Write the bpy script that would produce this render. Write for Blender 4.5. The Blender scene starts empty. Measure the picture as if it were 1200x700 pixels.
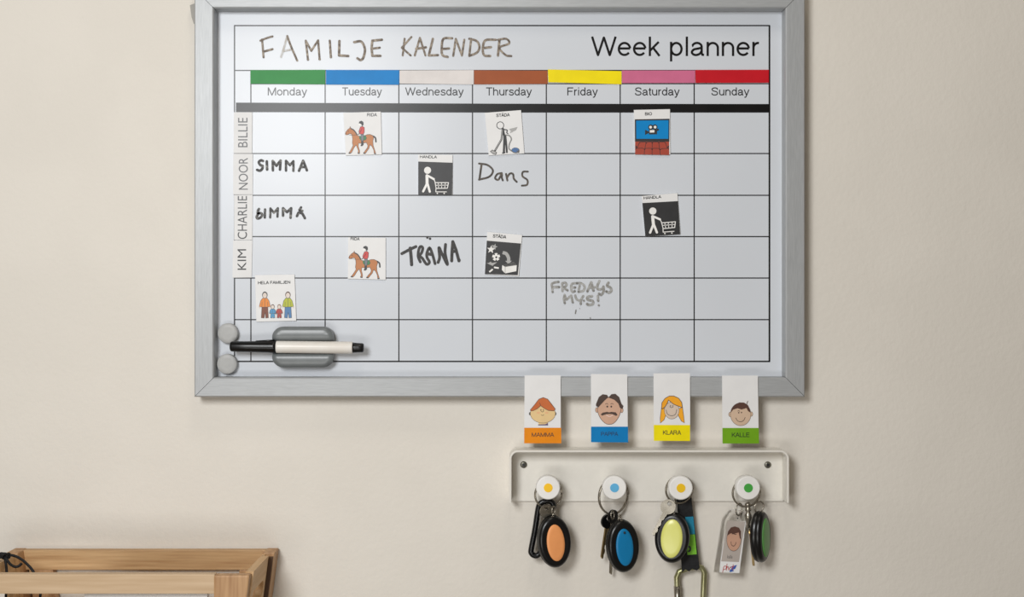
import bpy, bmesh, math, random
from mathutils import Vector, Matrix

random.seed(4)
SC = bpy.context.scene
COL = SC.collection
PI = math.pi

# ------------------------------------------------------------------ camera, light, exposure
D = 1.25            # camera distance from the wall (m)
S = 1193.0          # photo pixels per metre on the wall plane
Z0 = 1.5            # camera height

cam_d = bpy.data.cameras.new('camera')
cam = bpy.data.objects.new('camera', cam_d)
COL.objects.link(cam)
cam.location = (0, -D, Z0)
cam.rotation_euler = (PI / 2, 0, 0)
cam_d.sensor_width = 36.0
cam_d.lens = 36.0 * D / (1200.0 / S)
cam_d.clip_start = 0.02
SC.camera = cam

world = bpy.data.worlds.new('room_ambient')
SC.world = world
world.use_nodes = True
bg = world.node_tree.nodes['Background']
bg.inputs[0].default_value = (1.0, 0.87, 0.72, 1)
bg.inputs[1].default_value = 0.15


def area(name, loc, target, size, power, color, size_y=None):
    l = bpy.data.lights.new(name, 'AREA')
    l.energy = power
    l.color = color
    l.size = size
    if size_y:
        l.shape = 'RECTANGLE'
        l.size_y = size_y
    o = bpy.data.objects.new(name, l)
    COL.objects.link(o)
    o.location = loc
    o.rotation_euler = (Vector(target) - Vector(loc)).to_track_quat('-Z', 'Y').to_euler()
    return o


area('window_daylight', (-0.45, -1.38, Z0 + 0.38), (-0.02, 0, Z0 - 0.03), 0.38, 13.2, (0.975, 0.99, 1.0), 0.42)
area('low_fill_light', (-0.28, -1.05, Z0 - 0.45), (0.0, 0, Z0 - 0.1), 0.6, 2.3, (1.0, 0.98, 0.95), 0.22)  # unseen fill added to brighten the lower wall, not a real lamp
area('ceiling_lamp', (0.05, -0.75, Z0 + 1.25), (0.0, 0, Z0), 0.30, 2.6, (1.0, 0.92, 0.80))

SC.view_settings.view_transform = 'Standard'
SC.view_settings.look = 'None'
SC.view_settings.gamma = 1.0
SC.view_settings.use_curve_mapping = False
SC.view_settings.exposure = 0.0


# ------------------------------------------------------------------ helpers
def lin(c):
    out = []
    for v in c[:3]:
        v = v / 255.0
        out.append(v / 12.92 if v <= 0.04045 else ((v + 0.055) / 1.055) ** 2.4)
    return (*out, 1.0)


def material(name, rgb, rough=0.5, metal=0.0, rgb2=None, scale=60.0, stretch=(1, 1, 1), lo=0.4, hi=0.6,
             bump=0.0, bump_scale=None, coat=0.0, spec=0.5, alpha=None, transmission=0.0, detail=4.0):
    m = bpy.data.materials.new(name)
    m.use_nodes = True
    nt = m.node_tree
    b = nt.nodes['Principled BSDF']
    b.inputs['Roughness'].default_value = rough
    b.inputs['Metallic'].default_value = metal
    b.inputs['Specular IOR Level'].default_value = spec
    b.inputs['Coat Weight'].default_value = coat
    if transmission:
        b.inputs['Transmission Weight'].default_value = transmission
    if alpha is not None:
        b.inputs['Alpha'].default_value = alpha
    tc = nt.nodes.new('ShaderNodeTexCoord')
    mp = nt.nodes.new('ShaderNodeMapping')
    mp.inputs['Scale'].default_value = stretch
    nt.links.new(tc.outputs['Object'], mp.inputs[0])
    nz = nt.nodes.new('ShaderNodeTexNoise')
    nz.inputs['Scale'].default_value = scale
    nz.inputs['Detail'].default_value = detail
    nt.links.new(mp.outputs[0], nz.inputs['Vector'])
    rp = nt.nodes.new('ShaderNodeValToRGB')
    rp.color_ramp.elements[0].position = lo
    rp.color_ramp.elements[1].position = hi
    rp.color_ramp.elements[0].color = lin(rgb)
    if rgb2 is None:
        rgb2 = [min(255, v * 1.025 + 1) for v in rgb]
    rp.color_ramp.elements[1].color = lin(rgb2)
    nt.links.new(nz.outputs['Fac'], rp.inputs[0])
    nt.links.new(rp.outputs[0], b.inputs['Base Color'])
    if bump:
        n2 = nz
        if bump_scale:
            n2 = nt.nodes.new('ShaderNodeTexNoise')
            n2.inputs['Scale'].default_value = bump_scale
            n2.inputs['Detail'].default_value = 3.0
            nt.links.new(mp.outputs[0], n2.inputs['Vector'])
        bp = nt.nodes.new('ShaderNodeBump')
        bp.inputs['Strength'].default_value = bump
        bp.inputs['Distance'].default_value = 0.001
        nt.links.new(n2.outputs['Fac'], bp.inputs['Height'])
        nt.links.new(bp.outputs[0], b.inputs['Normal'])
    return m


def W(px, py, d):
    """point at depth d in front of the wall seen at photo pixel (px, py)"""
    f = (D - d) / D
    return Vector(((px - 600) / S * f, -d, Z0 + (350 - py) / S * f))


def U(px, d):
    """length in metres of px photo pixels at depth d"""
    return px / S * (D - d) / D


def empty(name, loc, label, cat, group=None):
    o = bpy.data.objects.new(name, None)
    o.empty_display_size = 0.01
    COL.objects.link(o)
    o.location = loc
    o['label'] = label
    o['category'] = cat
    if group:
        o['group'] = group
    return o


def tag(o, label, cat, group=None):
    o['label'] = label
    o['category'] = cat
    if group:
        o['group'] = group
    return o


def smooth_path(pts, n=6, closed=False):
    """Catmull-Rom through the points (any dimension)"""
    P = [Vector(p) for p in pts]
    if len(P) < 3:
        return P
    out = []
    m = len(P)
    rng = range(m) if closed else range(m - 1)
    for i in rng:
        p0 = P[(i - 1) % m] if closed or i > 0 else P[0] * 2 - P[1]
        p1 = P[i]
        p2 = P[(i + 1) % m]
        p3 = P[(i + 2) % m] if closed or i + 2 < m else P[-1] * 2 - P[-2]
        for k in range(n):
            t = k / n
            out.append(0.5 * ((2 * p1) + (p2 - p0) * t + (2 * p0 - 5 * p1 + 4 * p2 - p3) * t * t
                              + (3 * p1 - p0 - 3 * p2 + p3) * t ** 3))
    if not closed:
        out.append(P[-1])
    return out


class MB:
    """collects faces in world space; build() links them as one mesh object"""

    def __init__(self):
        self.v, self.f, self.mi, self.sm = [], [], [], []

    def add(self, verts, faces, mi=0, smooth=False):
        o = len(self.v)
        self.v += [Vector(p) for p in verts]
        for f in faces:
            self.f.append([i + o for i in f])
            self.mi.append(mi)
            self.sm.append(smooth)

    # ---- flat work, mapped by mp(x, y, h) -> world
    def poly(self, pts, mp, h0, h1=None, mi=0):
        pts = [tuple(p) for p in pts]
        q = [mp(p[0], p[1], h0) for p in pts]
        a = sum(q[i].x * q[(i + 1) % len(q)].z - q[(i + 1) % len(q)].x * q[i].z for i in range(len(q)))
        a -= 0
        cx = sum(p.x for p in q) / len(q)
        cz = sum(p.z for p in q) / len(q)
        a = sum((q[i].x - cx) * (q[(i + 1) % len(q)].z - cz) - (q[(i + 1) % len(q)].x - cx) * (q[i].z - cz)
                for i in range(len(q)))
        if a < 0:
            pts.reverse()
        n = len(pts)
        if h1 is None:
            self.add([mp(p[0], p[1], h0) for p in pts], [list(range(n))], mi)
        else:
            vv = [mp(p[0], p[1], h1) for p in pts] + [mp(p[0], p[1], h0) for p in pts]
            ff = [list(range(n)), [n + i for i in reversed(range(n))]]
            ff += [[i, n + i, n + (i + 1) % n, (i + 1) % n] for i in range(n)]
            self.add(vv, ff, mi)

    def disc(self, cx, cy, rx, ry, mp, h0, h1=None, rot=0.0, n=32, mi=0):
        pts = []
        for i in range(n):
            t = 2 * PI * i / n
            x, y = rx * math.cos(t), ry * math.sin(t)
            pts.append((cx + x * math.cos(rot) - y * math.sin(rot), cy + x * math.sin(rot) + y * math.cos(rot)))
        self.poly(pts, mp, h0, h1, mi)

    def stroke(self, pts, w, mp, h, curve=False, mi=0, closed=False, cap=True):
        P = [Vector((p[0], p[1])) for p in pts]
        if curve:
            P = [Vector((p[0], p[1])) for p in smooth_path([(a.x, a.y, 0) for a in P], 5, closed)]
        Q = [P[0]]
        for p in P[1:]:
            if (p - Q[-1]).length > 1e-4:
                Q.append(p)
        P = Q
        if not closed:
            for i in range(1, len(P) - 1):
                if (P[i] - P[i - 1]).normalized().dot((P[i + 1] - P[i]).normalized()) < 0.35:
                    self.stroke(P[:i + 1], w, mp, h, False, mi, False, cap)
                    self.stroke(P[i:], w, mp, h + 1e-6, False, mi, False, cap)
                    if not cap:
                        self.disc(P[i].x, P[i].y, w * .42, w * .42, mp, h + 2e-6, n=12, mi=mi)
                    return
        n = len(P)
        r = w / 2
        L, R = [], []
        for i in range(n):
            if closed:
                a, b = P[(i - 1) % n], P[(i + 1) % n]
            else:
                a, b = P[max(i - 1, 0)], P[min(i + 1, n - 1)]
            d0 = (P[i] - a).normalized() if (P[i] - a).length > 1e-6 else (b - P[i]).normalized()
            d1 = (b - P[i]).normalized() if (b - P[i]).length > 1e-6 else d0
            t = d0 + d1
            if t.length < 0.3:
                t = d1
            t.normalize()
            nn = Vector((-t.y, t.x))
            k = max(0.55, abs(nn.dot(Vector((-d1.y, d1.x)))))
            L.append(P[i] + nn * r / k)
            R.append(P[i] - nn * r / k)
        faces_pts = []
        for i in range(n if closed else n - 1):
            j = (i + 1) % n
            faces_pts.append([L[i], R[i], R[j], L[j]])
        if not closed and cap:
            for p, q in ((P[0], P[1]), (P[-1], P[-2])):
                d = (p - q).normalized()
                a0 = math.atan2(d.y, d.x)
                faces_pts.append([p + Vector((math.cos(a0 - PI / 2 + PI * k / 8), math.sin(a0 - PI / 2 + PI * k / 8))) * r
                                  for k in range(9)])
        for fp in faces_pts:
            self.poly([(p.x, p.y) for p in fp], mp, h, None, mi)

    # ---- solids
    def tube(self, path, r, n=10, closed=False, mi=0, caps=True, radii=None):
        P = [Vector(p) for p in path]
        m = len(P)
        t0 = None
        rings = []
        up = None
        for i in range(m):
            if closed:
                t = P[(i + 1) % m] - P[(i - 1) % m]
            else:
                t = P[min(i + 1, m - 1)] - P[max(i - 1, 0)]
            t.normalize()
            if up is None:
                up = Vector((0, 1, 0)) if abs(t.y) < 0.9 else Vector((1, 0, 0))
            up = (up - t * up.dot(t))
            if up.length < 1e-5:
                up = t.orthogonal()
            up.normalize()
            s = t.cross(up)
            rr = radii[i] if radii else r
            rings.append([P[i] + (up * math.cos(2 * PI * k / n) + s * math.sin(2 * PI * k / n)) * rr for k in range(n)])
        vv = [p for rg in rings for p in rg]
        ff = []
        for i in range(m if closed else m - 1):
            a, b = i * n, ((i + 1) % m) * n
            for k in range(n):
                ff.append([a + k, b + k, b + (k + 1) % n, a + (k + 1) % n])
        if not closed and caps:
            ff.append(list(range(n)))
            ff.append([(m - 1) * n + k for k in reversed(range(n))])
        self.add(vv, ff, mi, True)

    def ring(self, c, R, r, rot=None, n=40, mi=0, ry=None):
        """torus in the x-z plane, turned by matrix rot"""
        rot = rot or Matrix.Identity(3)
        ry = ry or R
        self.tube([Vector(c) + rot @ Vector((R * math.cos(2 * PI * i / n), 0, ry * math.sin(2 * PI * i / n)))
                   for i in range(n)], r, 8, True, mi)

    def lathe(self, prof, c, axis, n=32, mi=0, smooth=True):
        """prof = [(radius, along)], axis = direction of 'along'"""
        ax = Vector(axis).normalized()
        u = ax.orthogonal().normalized()
        w = ax.cross(u)
        c = Vector(c)
        vv, ff = [], []
        m = len(prof)
        for (r, a) in prof:
            for k in range(n):
                vv.append(c + ax * a + (u * math.cos(2 * PI * k / n) + w * math.sin(2 * PI * k / n)) * max(r, 1e-6))
        for i in range(m - 1):
            for k in range(n):
                ff.append([i * n + k, i * n + (k + 1) % n, (i + 1) * n + (k + 1) % n, (i + 1) * n + k])
        ff.append([k for k in reversed(range(n))])
        ff.append([(m - 1) * n + k for k in range(n)])
        self.add(vv, ff, mi, smooth)

    def hexa(self, q, mi=0, bevel=0.0):
        """q: 8 corners, bottom four (ccw from above) then top four"""
        bm = bmesh.new()
        vs = [bm.verts.new(p) for p in q]
        for f in ((3, 2, 1, 0), (4, 5, 6, 7), (0, 1, 5, 4), (1, 2, 6, 5), (2, 3, 7, 6), (3, 0, 4, 7)):
            bm.faces.new([vs[i] for i in f])
        bmesh.ops.recalc_face_normals(bm, faces=bm.faces)
        if bevel:
            bmesh.ops.bevel(bm, geom=bm.edges[:], offset=bevel, segments=2, affect='EDGES', profile=0.6)
        bm.verts.index_update()
        self.add([v.co.copy() for v in bm.verts], [[v.index for v in f.verts] for f in bm.faces], mi)
        bm.free()

    def box(self, x0, x1, y0, y1, z0, z1, mi=0, bevel=0.0):
        self.hexa([(x0, y0, z0), (x1, y0, z0), (x1, y1, z0), (x0, y1, z0),
                   (x0, y0, z1), (x1, y0, z1), (x1, y1, z1), (x0, y1, z1)], mi, bevel)

    def build(self, name, mats, parent=None, fix=False):
        me = bpy.data.meshes.new(name)
        org = Vector((0, 0, 0))
        p = parent
        while p is not None:
            org = org + Vector(p.location)
            p = p.parent
        if parent is None:
            org = Vector((sum(v.x for v in self.v), sum(v.y for v in self.v), sum(v.z for v in self.v))) / len(self.v)
        me.from_pydata([tuple(v - org) for v in self.v], [], self.f)
        for m in (mats if isinstance(mats, (list, tuple)) else [mats]):
            me.materials.append(m)
        for i, pl in enumerate(me.polygons):
            pl.material_index = self.mi[i]
            pl.use_smooth = self.sm[i]
        if fix:
            bm = bmesh.new()
            bm.from_mesh(me)
            bmesh.ops.recalc_face_normals(bm, faces=bm.faces)
            bm.to_mesh(me)
            bm.free()
        me.update()
        o = bpy.data.objects.new(name, me)
        COL.objects.link(o)
        if parent is not None:
            o.parent = parent
        else:
            o.location = org
        return o


def text_shape(body, offset=0.0):
    cu = bpy.data.curves.new('lettering', 'FONT')
    cu.body = body
    cu.offset = offset
    cu.resolution_u = 4
    o = bpy.data.objects.new('lettering', cu)
    COL.objects.link(o)
    dg = bpy.context.evaluated_depsgraph_get()
    me = bpy.data.meshes.new_from_object(o.evaluated_get(dg))
    vs = [(v.co.x, v.co.y) for v in me.vertices]
    fs = [list(p.vertices) for p in me.polygons]
    bpy.data.objects.remove(o)
    bpy.data.curves.remove(cu)
    bpy.data.meshes.remove(me)
    return vs, fs


def lettering(mb, body, x0, x1, ytop, ybase, mp, h, ang=0.0, offset=0.0, caps=None, mi=0):
    """lettering filling x0..x1, its capitals from ytop to ybase (y down), turned by ang about its centre"""
    vs, fs = text_shape(body, offset)
    ax0 = min(v[0] for v in vs)
    ax1 = max(v[0] for v in vs)
    ref, _ = text_shape(caps or 'H', offset)
    b0 = min(v[1] for v in ref)
    b1 = max(v[1] for v in ref)
    cx, cy = (x0 + x1) / 2, (ytop + ybase) / 2
    ca, sa = math.cos(ang), math.sin(ang)
    vv = []
    for (x, y) in vs:
        X = (x - ax0) / (ax1 - ax0) * (x1 - x0) - (x1 - x0) / 2
        Y = (ybase - ytop) / 2 - (y - b0) / (b1 - b0) * (ybase - ytop)
        vv.append(mp(cx + X * ca - Y * sa, cy + X * sa + Y * ca, h))
    o = len(mb.v)
    mb.v += vv
    for f in fs:
        a, b, c = [vv[i] for i in f[:3]]
        nrm = (b - a).cross(c - a)
        mb.f.append([i + o for i in (f if nrm.y < 0 else reversed(f))])
        mb.mi.append(mi)
        mb.sm.append(False)


def flat(d, ox=0.0, oy=0.0, k=1.0):
    """mapping from zoomed drawing coordinates onto a plane at depth d"""
    return lambda x, y, h: W(x / k + ox, y / k + oy, d + h)


# ---- stroke lettering: plain grotesque letters as centre lines, capitals 1 high
def _arc(cx, cy, rx, ry, a0, a1, n=12):
    return [(cx + rx * math.cos(math.radians(a0 + (a1 - a0) * i / n)), cy + ry * math.sin(math.radians(a0 + (a1 - a0) * i / n)))
            for i in range(n + 1)]


T_ = 0.942
_A = [[(.05, 0), (.465, 1), (.88, 0)], [(.2, .33), (.73, .33)]]
_S = [[(p.x, p.y) for p in smooth_path([(x, y, 0) for x, y in pts_], 5)] for pts_ in
      ([(.80, .72), (.74, .88), (.47, .945), (.20, .87), (.15, .72), (.25, .59), (.47, .52), (.70, .44), (.80, .28), (.72, .12), (.46, .055), (.18, .12), (.11, .30)],)]
_s = [[(p.x, p.y) for p in smooth_path([(x, y, 0) for x, y in pts_], 5)] for pts_ in
      ([(.59, .53), (.52, .64), (.35, .675), (.17, .63), (.14, .52), (.21, .43), (.38, .375), (.56, .31), (.61, .20), (.53, .09), (.35, .055), (.16, .095), (.09, .22)],)]
_a = [[(.11, .52)] + _arc(.36, .47, .24, .205, 165, 10, 10) + [(.60, .14), (.64, .065), (.72, .06)],
      [(p.x, p.y) for p in smooth_path([(x, y, 0) for x, y in [(.60, .43), (.42, .385), (.20, .335), (.10, .20), (.18, .085), (.33, .055), (.50, .12), (.60, .27)]], 4)]]
GLYPH = {
    ' ': (.387, []),
    'A': (.93, _A),
    'B': (.93, [[(.13, 0), (.13, 1)], [(.13, T_), (.5, T_)] + _arc(.5, .735, .26, .207, 90, -90) + [(.13, .528)], [(.5, .528)] + _arc(.54, .293, .28, .235, 90, -90) + [(.13, .058)]]),
    'C': (1.0, [_arc(.53, .5, .41, .44, 40, 320, 24)]),
    'D': (1.0, [[(.13, 0), (.13, 1)], [(.13, T_), (.46, T_)] + _arc(.46, .5, .42, .442, 90, -90, 20) + [(.13, .058)]]),
    'E': (.93, [[(.13, 0), (.13, 1)], [(.13, T_), (.83, T_)], [(.13, .53), (.78, .53)], [(.13, .058), (.85, .058)]]),
    'F': (.85, [[(.13, 0), (.13, 1)], [(.13, T_), (.80, T_)], [(.13, .52), (.71, .52)]]),
    'H': (1.0, [[(.13, 0), (.13, 1)], [(.87, 0), (.87, 1)], [(.13, .53), (.87, .53)]]),
    'I': (.387, [[(.19, 0), (.19, 1)]]),
    'J': (.70, [[(.55, 1), (.55, .30)] + _arc(.31, .29, .24, .235, 0, -170)]),
    'K': (.93, [[(.13, 0), (.13, 1)], [(.84, 1), (.13, .33)], [(.38, .57), (.87, 0)]]),
    'L': (.774, [[(.13, 0), (.13, 1)], [(.13, .058), (.74, .058)]]),
    'M': (1.16, [[(.13, 0), (.13, 1)], [(1.03, 0), (1.03, 1)], [(.14, .97), (.58, .03), (1.02, .97)]]),
    'N': (1.0, [[(.13, 0), (.13, 1)], [(.87, 0), (.87, 1)], [(.14, .95), (.86, .05)]]),
    'O': (1.083, [_arc(.54, .5, .45, .445, 0, 350, 30) + [(.99, .5)]]),
    'P': (.93, [[(.13, 0), (.13, 1)], [(.13, T_), (.55, T_)] + _arc(.55, .71, .27, .232, 90, -90) + [(.13, .478)]]),
    'R': (1.0, [[(.13, 0), (.13, 1)], [(.13, T_), (.58, T_)] + _arc(.58, .73, .26, .212, 90, -90) + [(.13, .518)], [(.55, .51), (.78, .36), (.86, 0)]]),
    'S': (.93, _S),
    'T': (.851, [[(.425, 0), (.425, 1)], [(.03, T_), (.82, T_)]]),
    'W': (1.315, [[(.06, 1), (.36, .04), (.6575, .96), (.955, .04), (1.255, 1)]]),
    'a': (.774, _a),
    'd': (.774, [[(.635, 0), (.635, 1)], _arc(.375, .365, .265, .307, 0, 350, 26) + [(.64, .365)]]),
    'e': (.774, [[(.10, .39), (.675, .39)], _arc(.387, .365, .287, .307, 6, 322, 26)]),
    'h': (.774, [[(.13, 0), (.13, 1)], [(.13, .40)] + _arc(.3875, .42, .2575, .252, 175, 0) + [(.645, 0)]]),
    'i': (.309, [[(.155, 0), (.155, .73)], [(.155, .88), (.155, 1.0)]]),
    'k': (.69, [[(.13, 0), (.13, 1)], [(.58, .73), (.13, .27)], [(.29, .43), (.62, 0)]]),
    'l': (.309, [[(.155, 0), (.155, 1)]]),
    'n': (.774, [[(.13, 0), (.13, .73)], [(.13, .40)] + _arc(.3875, .42, .2575, .252, 175, 0) + [(.645, 0)]]),
    'o': (.774, [_arc(.387, .365, .29, .307, 0, 350, 26) + [(.677, .365)]]),
    'p': (.774, [[(.13, -.28), (.13, .73)], _arc(.395, .365, .265, .307, 180, 530, 26) + [(.13, .365)]]),
    'r': (.464, [[(.13, 0), (.13, .73)], [(.13, .36)] + _arc(.37, .40, .24, .272, 170, 80, 8)]),
    's': (.696, _s),
    't': (.39, [[(.19, .93), (.19, .16)] + _arc(.29, .16, .10, .10, 190, 270, 6) + [(.37, .06)], [(.03, .68), (.36, .68)]]),
    'u': (.774, [[(.645, 0), (.645, .73)], [(.13, .73)] + _arc(.3875, .31, .2575, .252, 180, 360) + [(.645, .36)]]),
    'y': (.69, [[(.63, .73), (.34, -.02), (.27, -.17), (.2, -.225), (.08, -.22)], [(.06, .73), (.345, .02)]]),
}
GLYPH['\u00c4'] = (.93, _A + [[(.30, 1.13), (.30, 1.25)], [(.63, 1.13), (.63, 1.25)]])


def lettering2(mb, body, x0, x1, ytop, ybase, mp, h, ang=0.0, w=0.116, mi=0):
    """stroke lettering filling x0..x1, its capitals from ytop to ybase (y down), turned by ang about its centre"""
    run, pen_x = [], 0.0
    for ch in body:
        adv, ss = GLYPH[ch]
        run += [[(x + pen_x, y) for x, y in st] for st in ss]
        pen_x += adv
    lo = min(x for st in run for x, y in st) - w / 2
    hi = max(x for st in run for x, y in st) + w / 2
    cx, cy, ca, sa = (x0 + x1) / 2, (ytop + ybase) / 2, math.cos(ang), math.sin(ang)
    sx, sy = (x1 - x0) / (hi - lo), (ybase - ytop)
    for k_, st in enumerate(run):
        pts = []
        for x, y in st:
            X, Y = (x - lo) * sx - (x1 - x0) / 2, sy / 2 - y * sy
            pts.append((cx + X * ca - Y * sa, cy + X * sa + Y * ca))
        mb.stroke(pts, w * sy, mp, h + k_ * 2e-6, mi=mi, cap=False)


# ------------------------------------------------------------------ materials
M_wall = material('painted_plaster', (227, 221, 211), 0.75, rgb2=(230, 224, 214), scale=9, bump=0.38, bump_scale=210, spec=0.2)
M_board = material('white_enamel', (212, 216, 222), 0.28, rgb2=(214, 218, 224), scale=6, spec=0.30)
M_alu_h = material('brushed_aluminium_h', (165, 167, 168), 0.46, 0.24, (180, 182, 183), 40, (2, 30, 60), 0.3, 0.7, 0.05)
M_alu_v = material('brushed_aluminium_v', (165, 167, 168), 0.46, 0.24, (180, 182, 183), 40, (60, 30, 2), 0.3, 0.7, 0.05)
M_line = material('printed_black', (16, 15, 15), 0.30, rgb2=(24, 22, 22), spec=0.30)
M_soft = material('printed_charcoal', (34, 34, 35), 0.30, rgb2=(46, 46, 46), spec=0.30)
M_bar = material('black_header_tape', (14, 13, 13), 0.32, rgb2=(22, 20, 20), scale=25, spec=0.30)
M_ink = material('black_marker_ink', (26, 23, 20), 0.5, rgb2=(62, 56, 50), scale=420, lo=0.45, hi=0.75)
M_ink_patchy = material('patchy_black_marker_ink', (28, 25, 22), 0.5, rgb2=(150, 148, 142), scale=330, lo=0.5, hi=0.72)
M_ink_brown = material('dried_brown_marker_ink', (88, 72, 56), 0.5, rgb2=(168, 154, 136), scale=300, lo=0.40, hi=0.68)
M_ink_dans = material('brown_black_marker_ink', (52, 42, 32), 0.5, rgb2=(104, 92, 78), scale=300, lo=0.45, hi=0.7)
M_ink_grey = material('faded_grey_marker_ink', (142, 140, 135), 0.5, rgb2=(180, 180, 178), scale=380, lo=0.42, hi=0.66)
M_paper = material('laminated_paper', (232, 231, 230), 0.45, rgb2=(235, 234, 233), spec=0.35)
M_name = material('name_strip_paper', (226, 225, 224), 0.5, rgb2=(229, 228, 227))
M_dark = material('pictogram_black', (32, 31, 32), 0.45, rgb2=(40, 39, 40))
M_white = material('pictogram_white', (238, 236, 232), 0.45)
M_pgrey = material('pictogram_grey', (170, 169, 167), 0.5)
M_gunline = material('print_grey_line', (90, 88, 86), 0.5)
M_steel = material('nickel_steel', (146, 139, 126), 0.27, 0.85, (172, 165, 152), 90)
M_brass = material('aged_brass', (168, 142, 96), 0.3, 0.9, (188, 164, 118), 90)
M_blackplastic = material('black_plastic', (8, 8, 9), 0.3, rgb2=(12, 12, 13), spec=0.5)
M_rack = material('white_powder_coat', (232, 228, 219), 0.4, rgb2=(234, 230, 221), scale=200, bump=0.04)
M_knob = material('white_knob_plastic', (236, 234, 230), 0.35)

# ------------------------------------------------------------------ the wall
mb = MB()
mb.box(-1.6, 1.6, 0.0, 0.12, 0.0, 2.7)
wall = mb.build('wall_back', M_wall)
wall['kind'] = 'structure'

# ------------------------------------------------------------------ whiteboard
DB = 0.006     # board surface
DF = 0.022     # frame front
FL, FR, FT, FB = 227.5, 943.5, -13.5, 465.5
board = empty('whiteboard', W((FL + FR) / 2, FB, 0.0),
              'framed magnetic week planner whiteboard with black printed grid on the wall', 'whiteboard')
a, b = W(FL, FT, DF), W(FR, FB, DF)
OX0, OX1, OZ0, OZ1 = a.x, b.x, b.z, a.z
mb = MB()
mb.box(OX0 + 0.004, OX1 - 0.004, -DB, -0.002, OZ0 + 0.004, OZ1 - 0.004)
mb.build('writing_surface', M_board, board)
FW = U(23.2, DF)
prof = [(0, 0.001), (0, 0.0205), (0.0012, 0.022), (FW - 0.0016, 0.022), (FW - 0.0004, 0.0212), (FW, 0.0195), (FW, 0.0045)]


def rail(i0, i1, mat):
    def corner(i, u):
        x = (OX0 + u, OX1 - u, OX1 - u, OX0 + u)[i]
        z = (OZ1 - u, OZ1 - u, OZ0 + u, OZ0 + u)[i]
        return Vector((x, 0, z))
    mb = MB()
    n = len(prof)
    vv = []
    dirv = (corner(i1, 0) - corner(i0, 0)).normalized() * 0.00025
    for ci, sg in ((i0, 1), (i1, -1)):
        for (u, d) in prof:
            p = corner(ci, u) + dirv * sg
            vv.append((p.x, -d, p.z))
    ff = [[k, (k + 1) % n, n + (k + 1) % n, n + k] for k in range(n)]
    ff += [list(range(n)), [n + k for k in reversed(range(n))]]
    mb.add(vv, ff)
    return mb.build('frame_rail', mat, board, fix=True)


rail(0, 1, M_alu_h)
rail(1, 2, M_alu_v)
rail(2, 3, M_alu_h)
rail(3, 0, M_alu_v)
mb = MB()
mp = flat(0.004)
mb.poly([(222.5, 6), (228, 4), (230, 4), (230, 28), (227, 28), (224.5, 20)], mp, 0.0, 0.006)
mb.build('hanging_tab', material('grey_tab_metal', (150, 146, 138), 0.5), board)

# printed grid
mp = flat(DB)
HP = 0.00012
mb = MB()


def hline(x0, x1, y, w, h=HP):
    mb.poly([(x0, y - w / 2), (x1, y - w / 2), (x1, y + w / 2), (x0, y + w / 2)], mp, h)


def vline(x, y0, y1, w, h=HP * 1.4):
    mb.poly([(x - w / 2, y0), (x + w / 2, y0), (x + w / 2, y1), (x - w / 2, y1)], mp, h)


XS = [294, 381, 467.4, 553.7, 640.2, 726.8, 813.5]
YS = [180, 229, 277.4, 326, 374.8]
hline(274.2, 902.4, 30, 1.5)
hline(274.2, 902.4, 423.8, 1.7)
vline(274.8, 30, 424, 1.4)
vline(901.7, 30, 424, 2.0)
hline(274.2, 902.4, 82.6, 1.3)
hline(294, 902.4, 98.2, 1.1)
for y in YS:
    hline(274.2, 902.4, y, 1.3)
for x in XS:
    vline(x, 82.6, 424, 1.3)
mb.build('printed_grid', M_line, board)
mb = MB()
mb.poly([(276.5, 120.3), (590, 121.6), (901.5, 122), (901.5, 132), (590, 132), (276.5, 131.4)], mp, HP * 2.2)
hb = mb.build('header_bar', M_bar, board)
hb['label'] = 'thick black bar below the weekday names'

mb = MB()
lettering2(mb, 'Week planner', 692.5, 890.8, 42.9, 65.7, mp, HP, w=0.118)
mb.build('printed_title', M_line, board)
for nm, x0, x1 in (('Monday', 313.8, 359.9), ('Tuesday', 400.4, 447.6), ('Wednesday', 474.7, 543.4), ('Thursday', 569, 623.3),
                   ('Friday', 664.8, 700.6), ('Saturday', 744, 796.5), ('Sunday', 833.6, 878.2)):
    mb = MB()
    lettering2(mb, nm, x0, x1, 102.5, 111.9, mp, HP, w=0.128)
    mb.build('weekday_name', M_soft, board)


def writing(strokes, ox, oy, k, w, mat, label, dots=(), h=0.0003):
    mb = MB()
    m = flat(DB, ox, oy, k)
    for s in strokes:
        cv = len(s) > 2 and s[-1] != 'L'
        pts = [p for p in s if p != 'L']
        mb.stroke(pts, w * random.uniform(0.9, 1.1), m, h, curve=cv)
        h += 0.000015
    for (x, y, r) in dots:
        mb.disc(x, y, r, r, m, h, n=14)
        h += 0.000015
    o = mb.build('handwriting', mat, board)
    o['label'] = label
    return o


writing([[(402, 215), (410, 310)], [(393, 220), (430, 205), (458, 197)], [(408, 280), (458, 266)],
         [(538, 195), (560, 255), (592, 328)],
         [(650, 322), (638, 220), (668, 275), (705, 218), (713, 320), 'L'],
         [(768, 220), (774, 310)], [(820, 222), (818, 300), (868, 303), 'L'],
         [(900, 228), (938, 225), (958, 265), (950, 310), (935, 325), (918, 315)],
         [(1050, 215), (998, 220), (994, 260), (998, 302), (1042, 302), 'L'], [(998, 263), (1038, 258)]],
        220, 0, 4.615, 12.5, M_ink_brown, 'brown marker word FAMILJE', [(402, 215, 7), (650, 322, 7), (713, 320, 7), (918, 316, 7), (774, 308, 7)])
writing([[(505, 308), (520, 260), (538, 195)], [(518, 276), (560, 268)]], 220, 0, 4.615, 11.5,
        material('faint_brown_ink', (186, 180, 172), 0.5, rgb2=(206, 206, 206), scale=300), 'faint left stroke and bar of the letter A')
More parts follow.
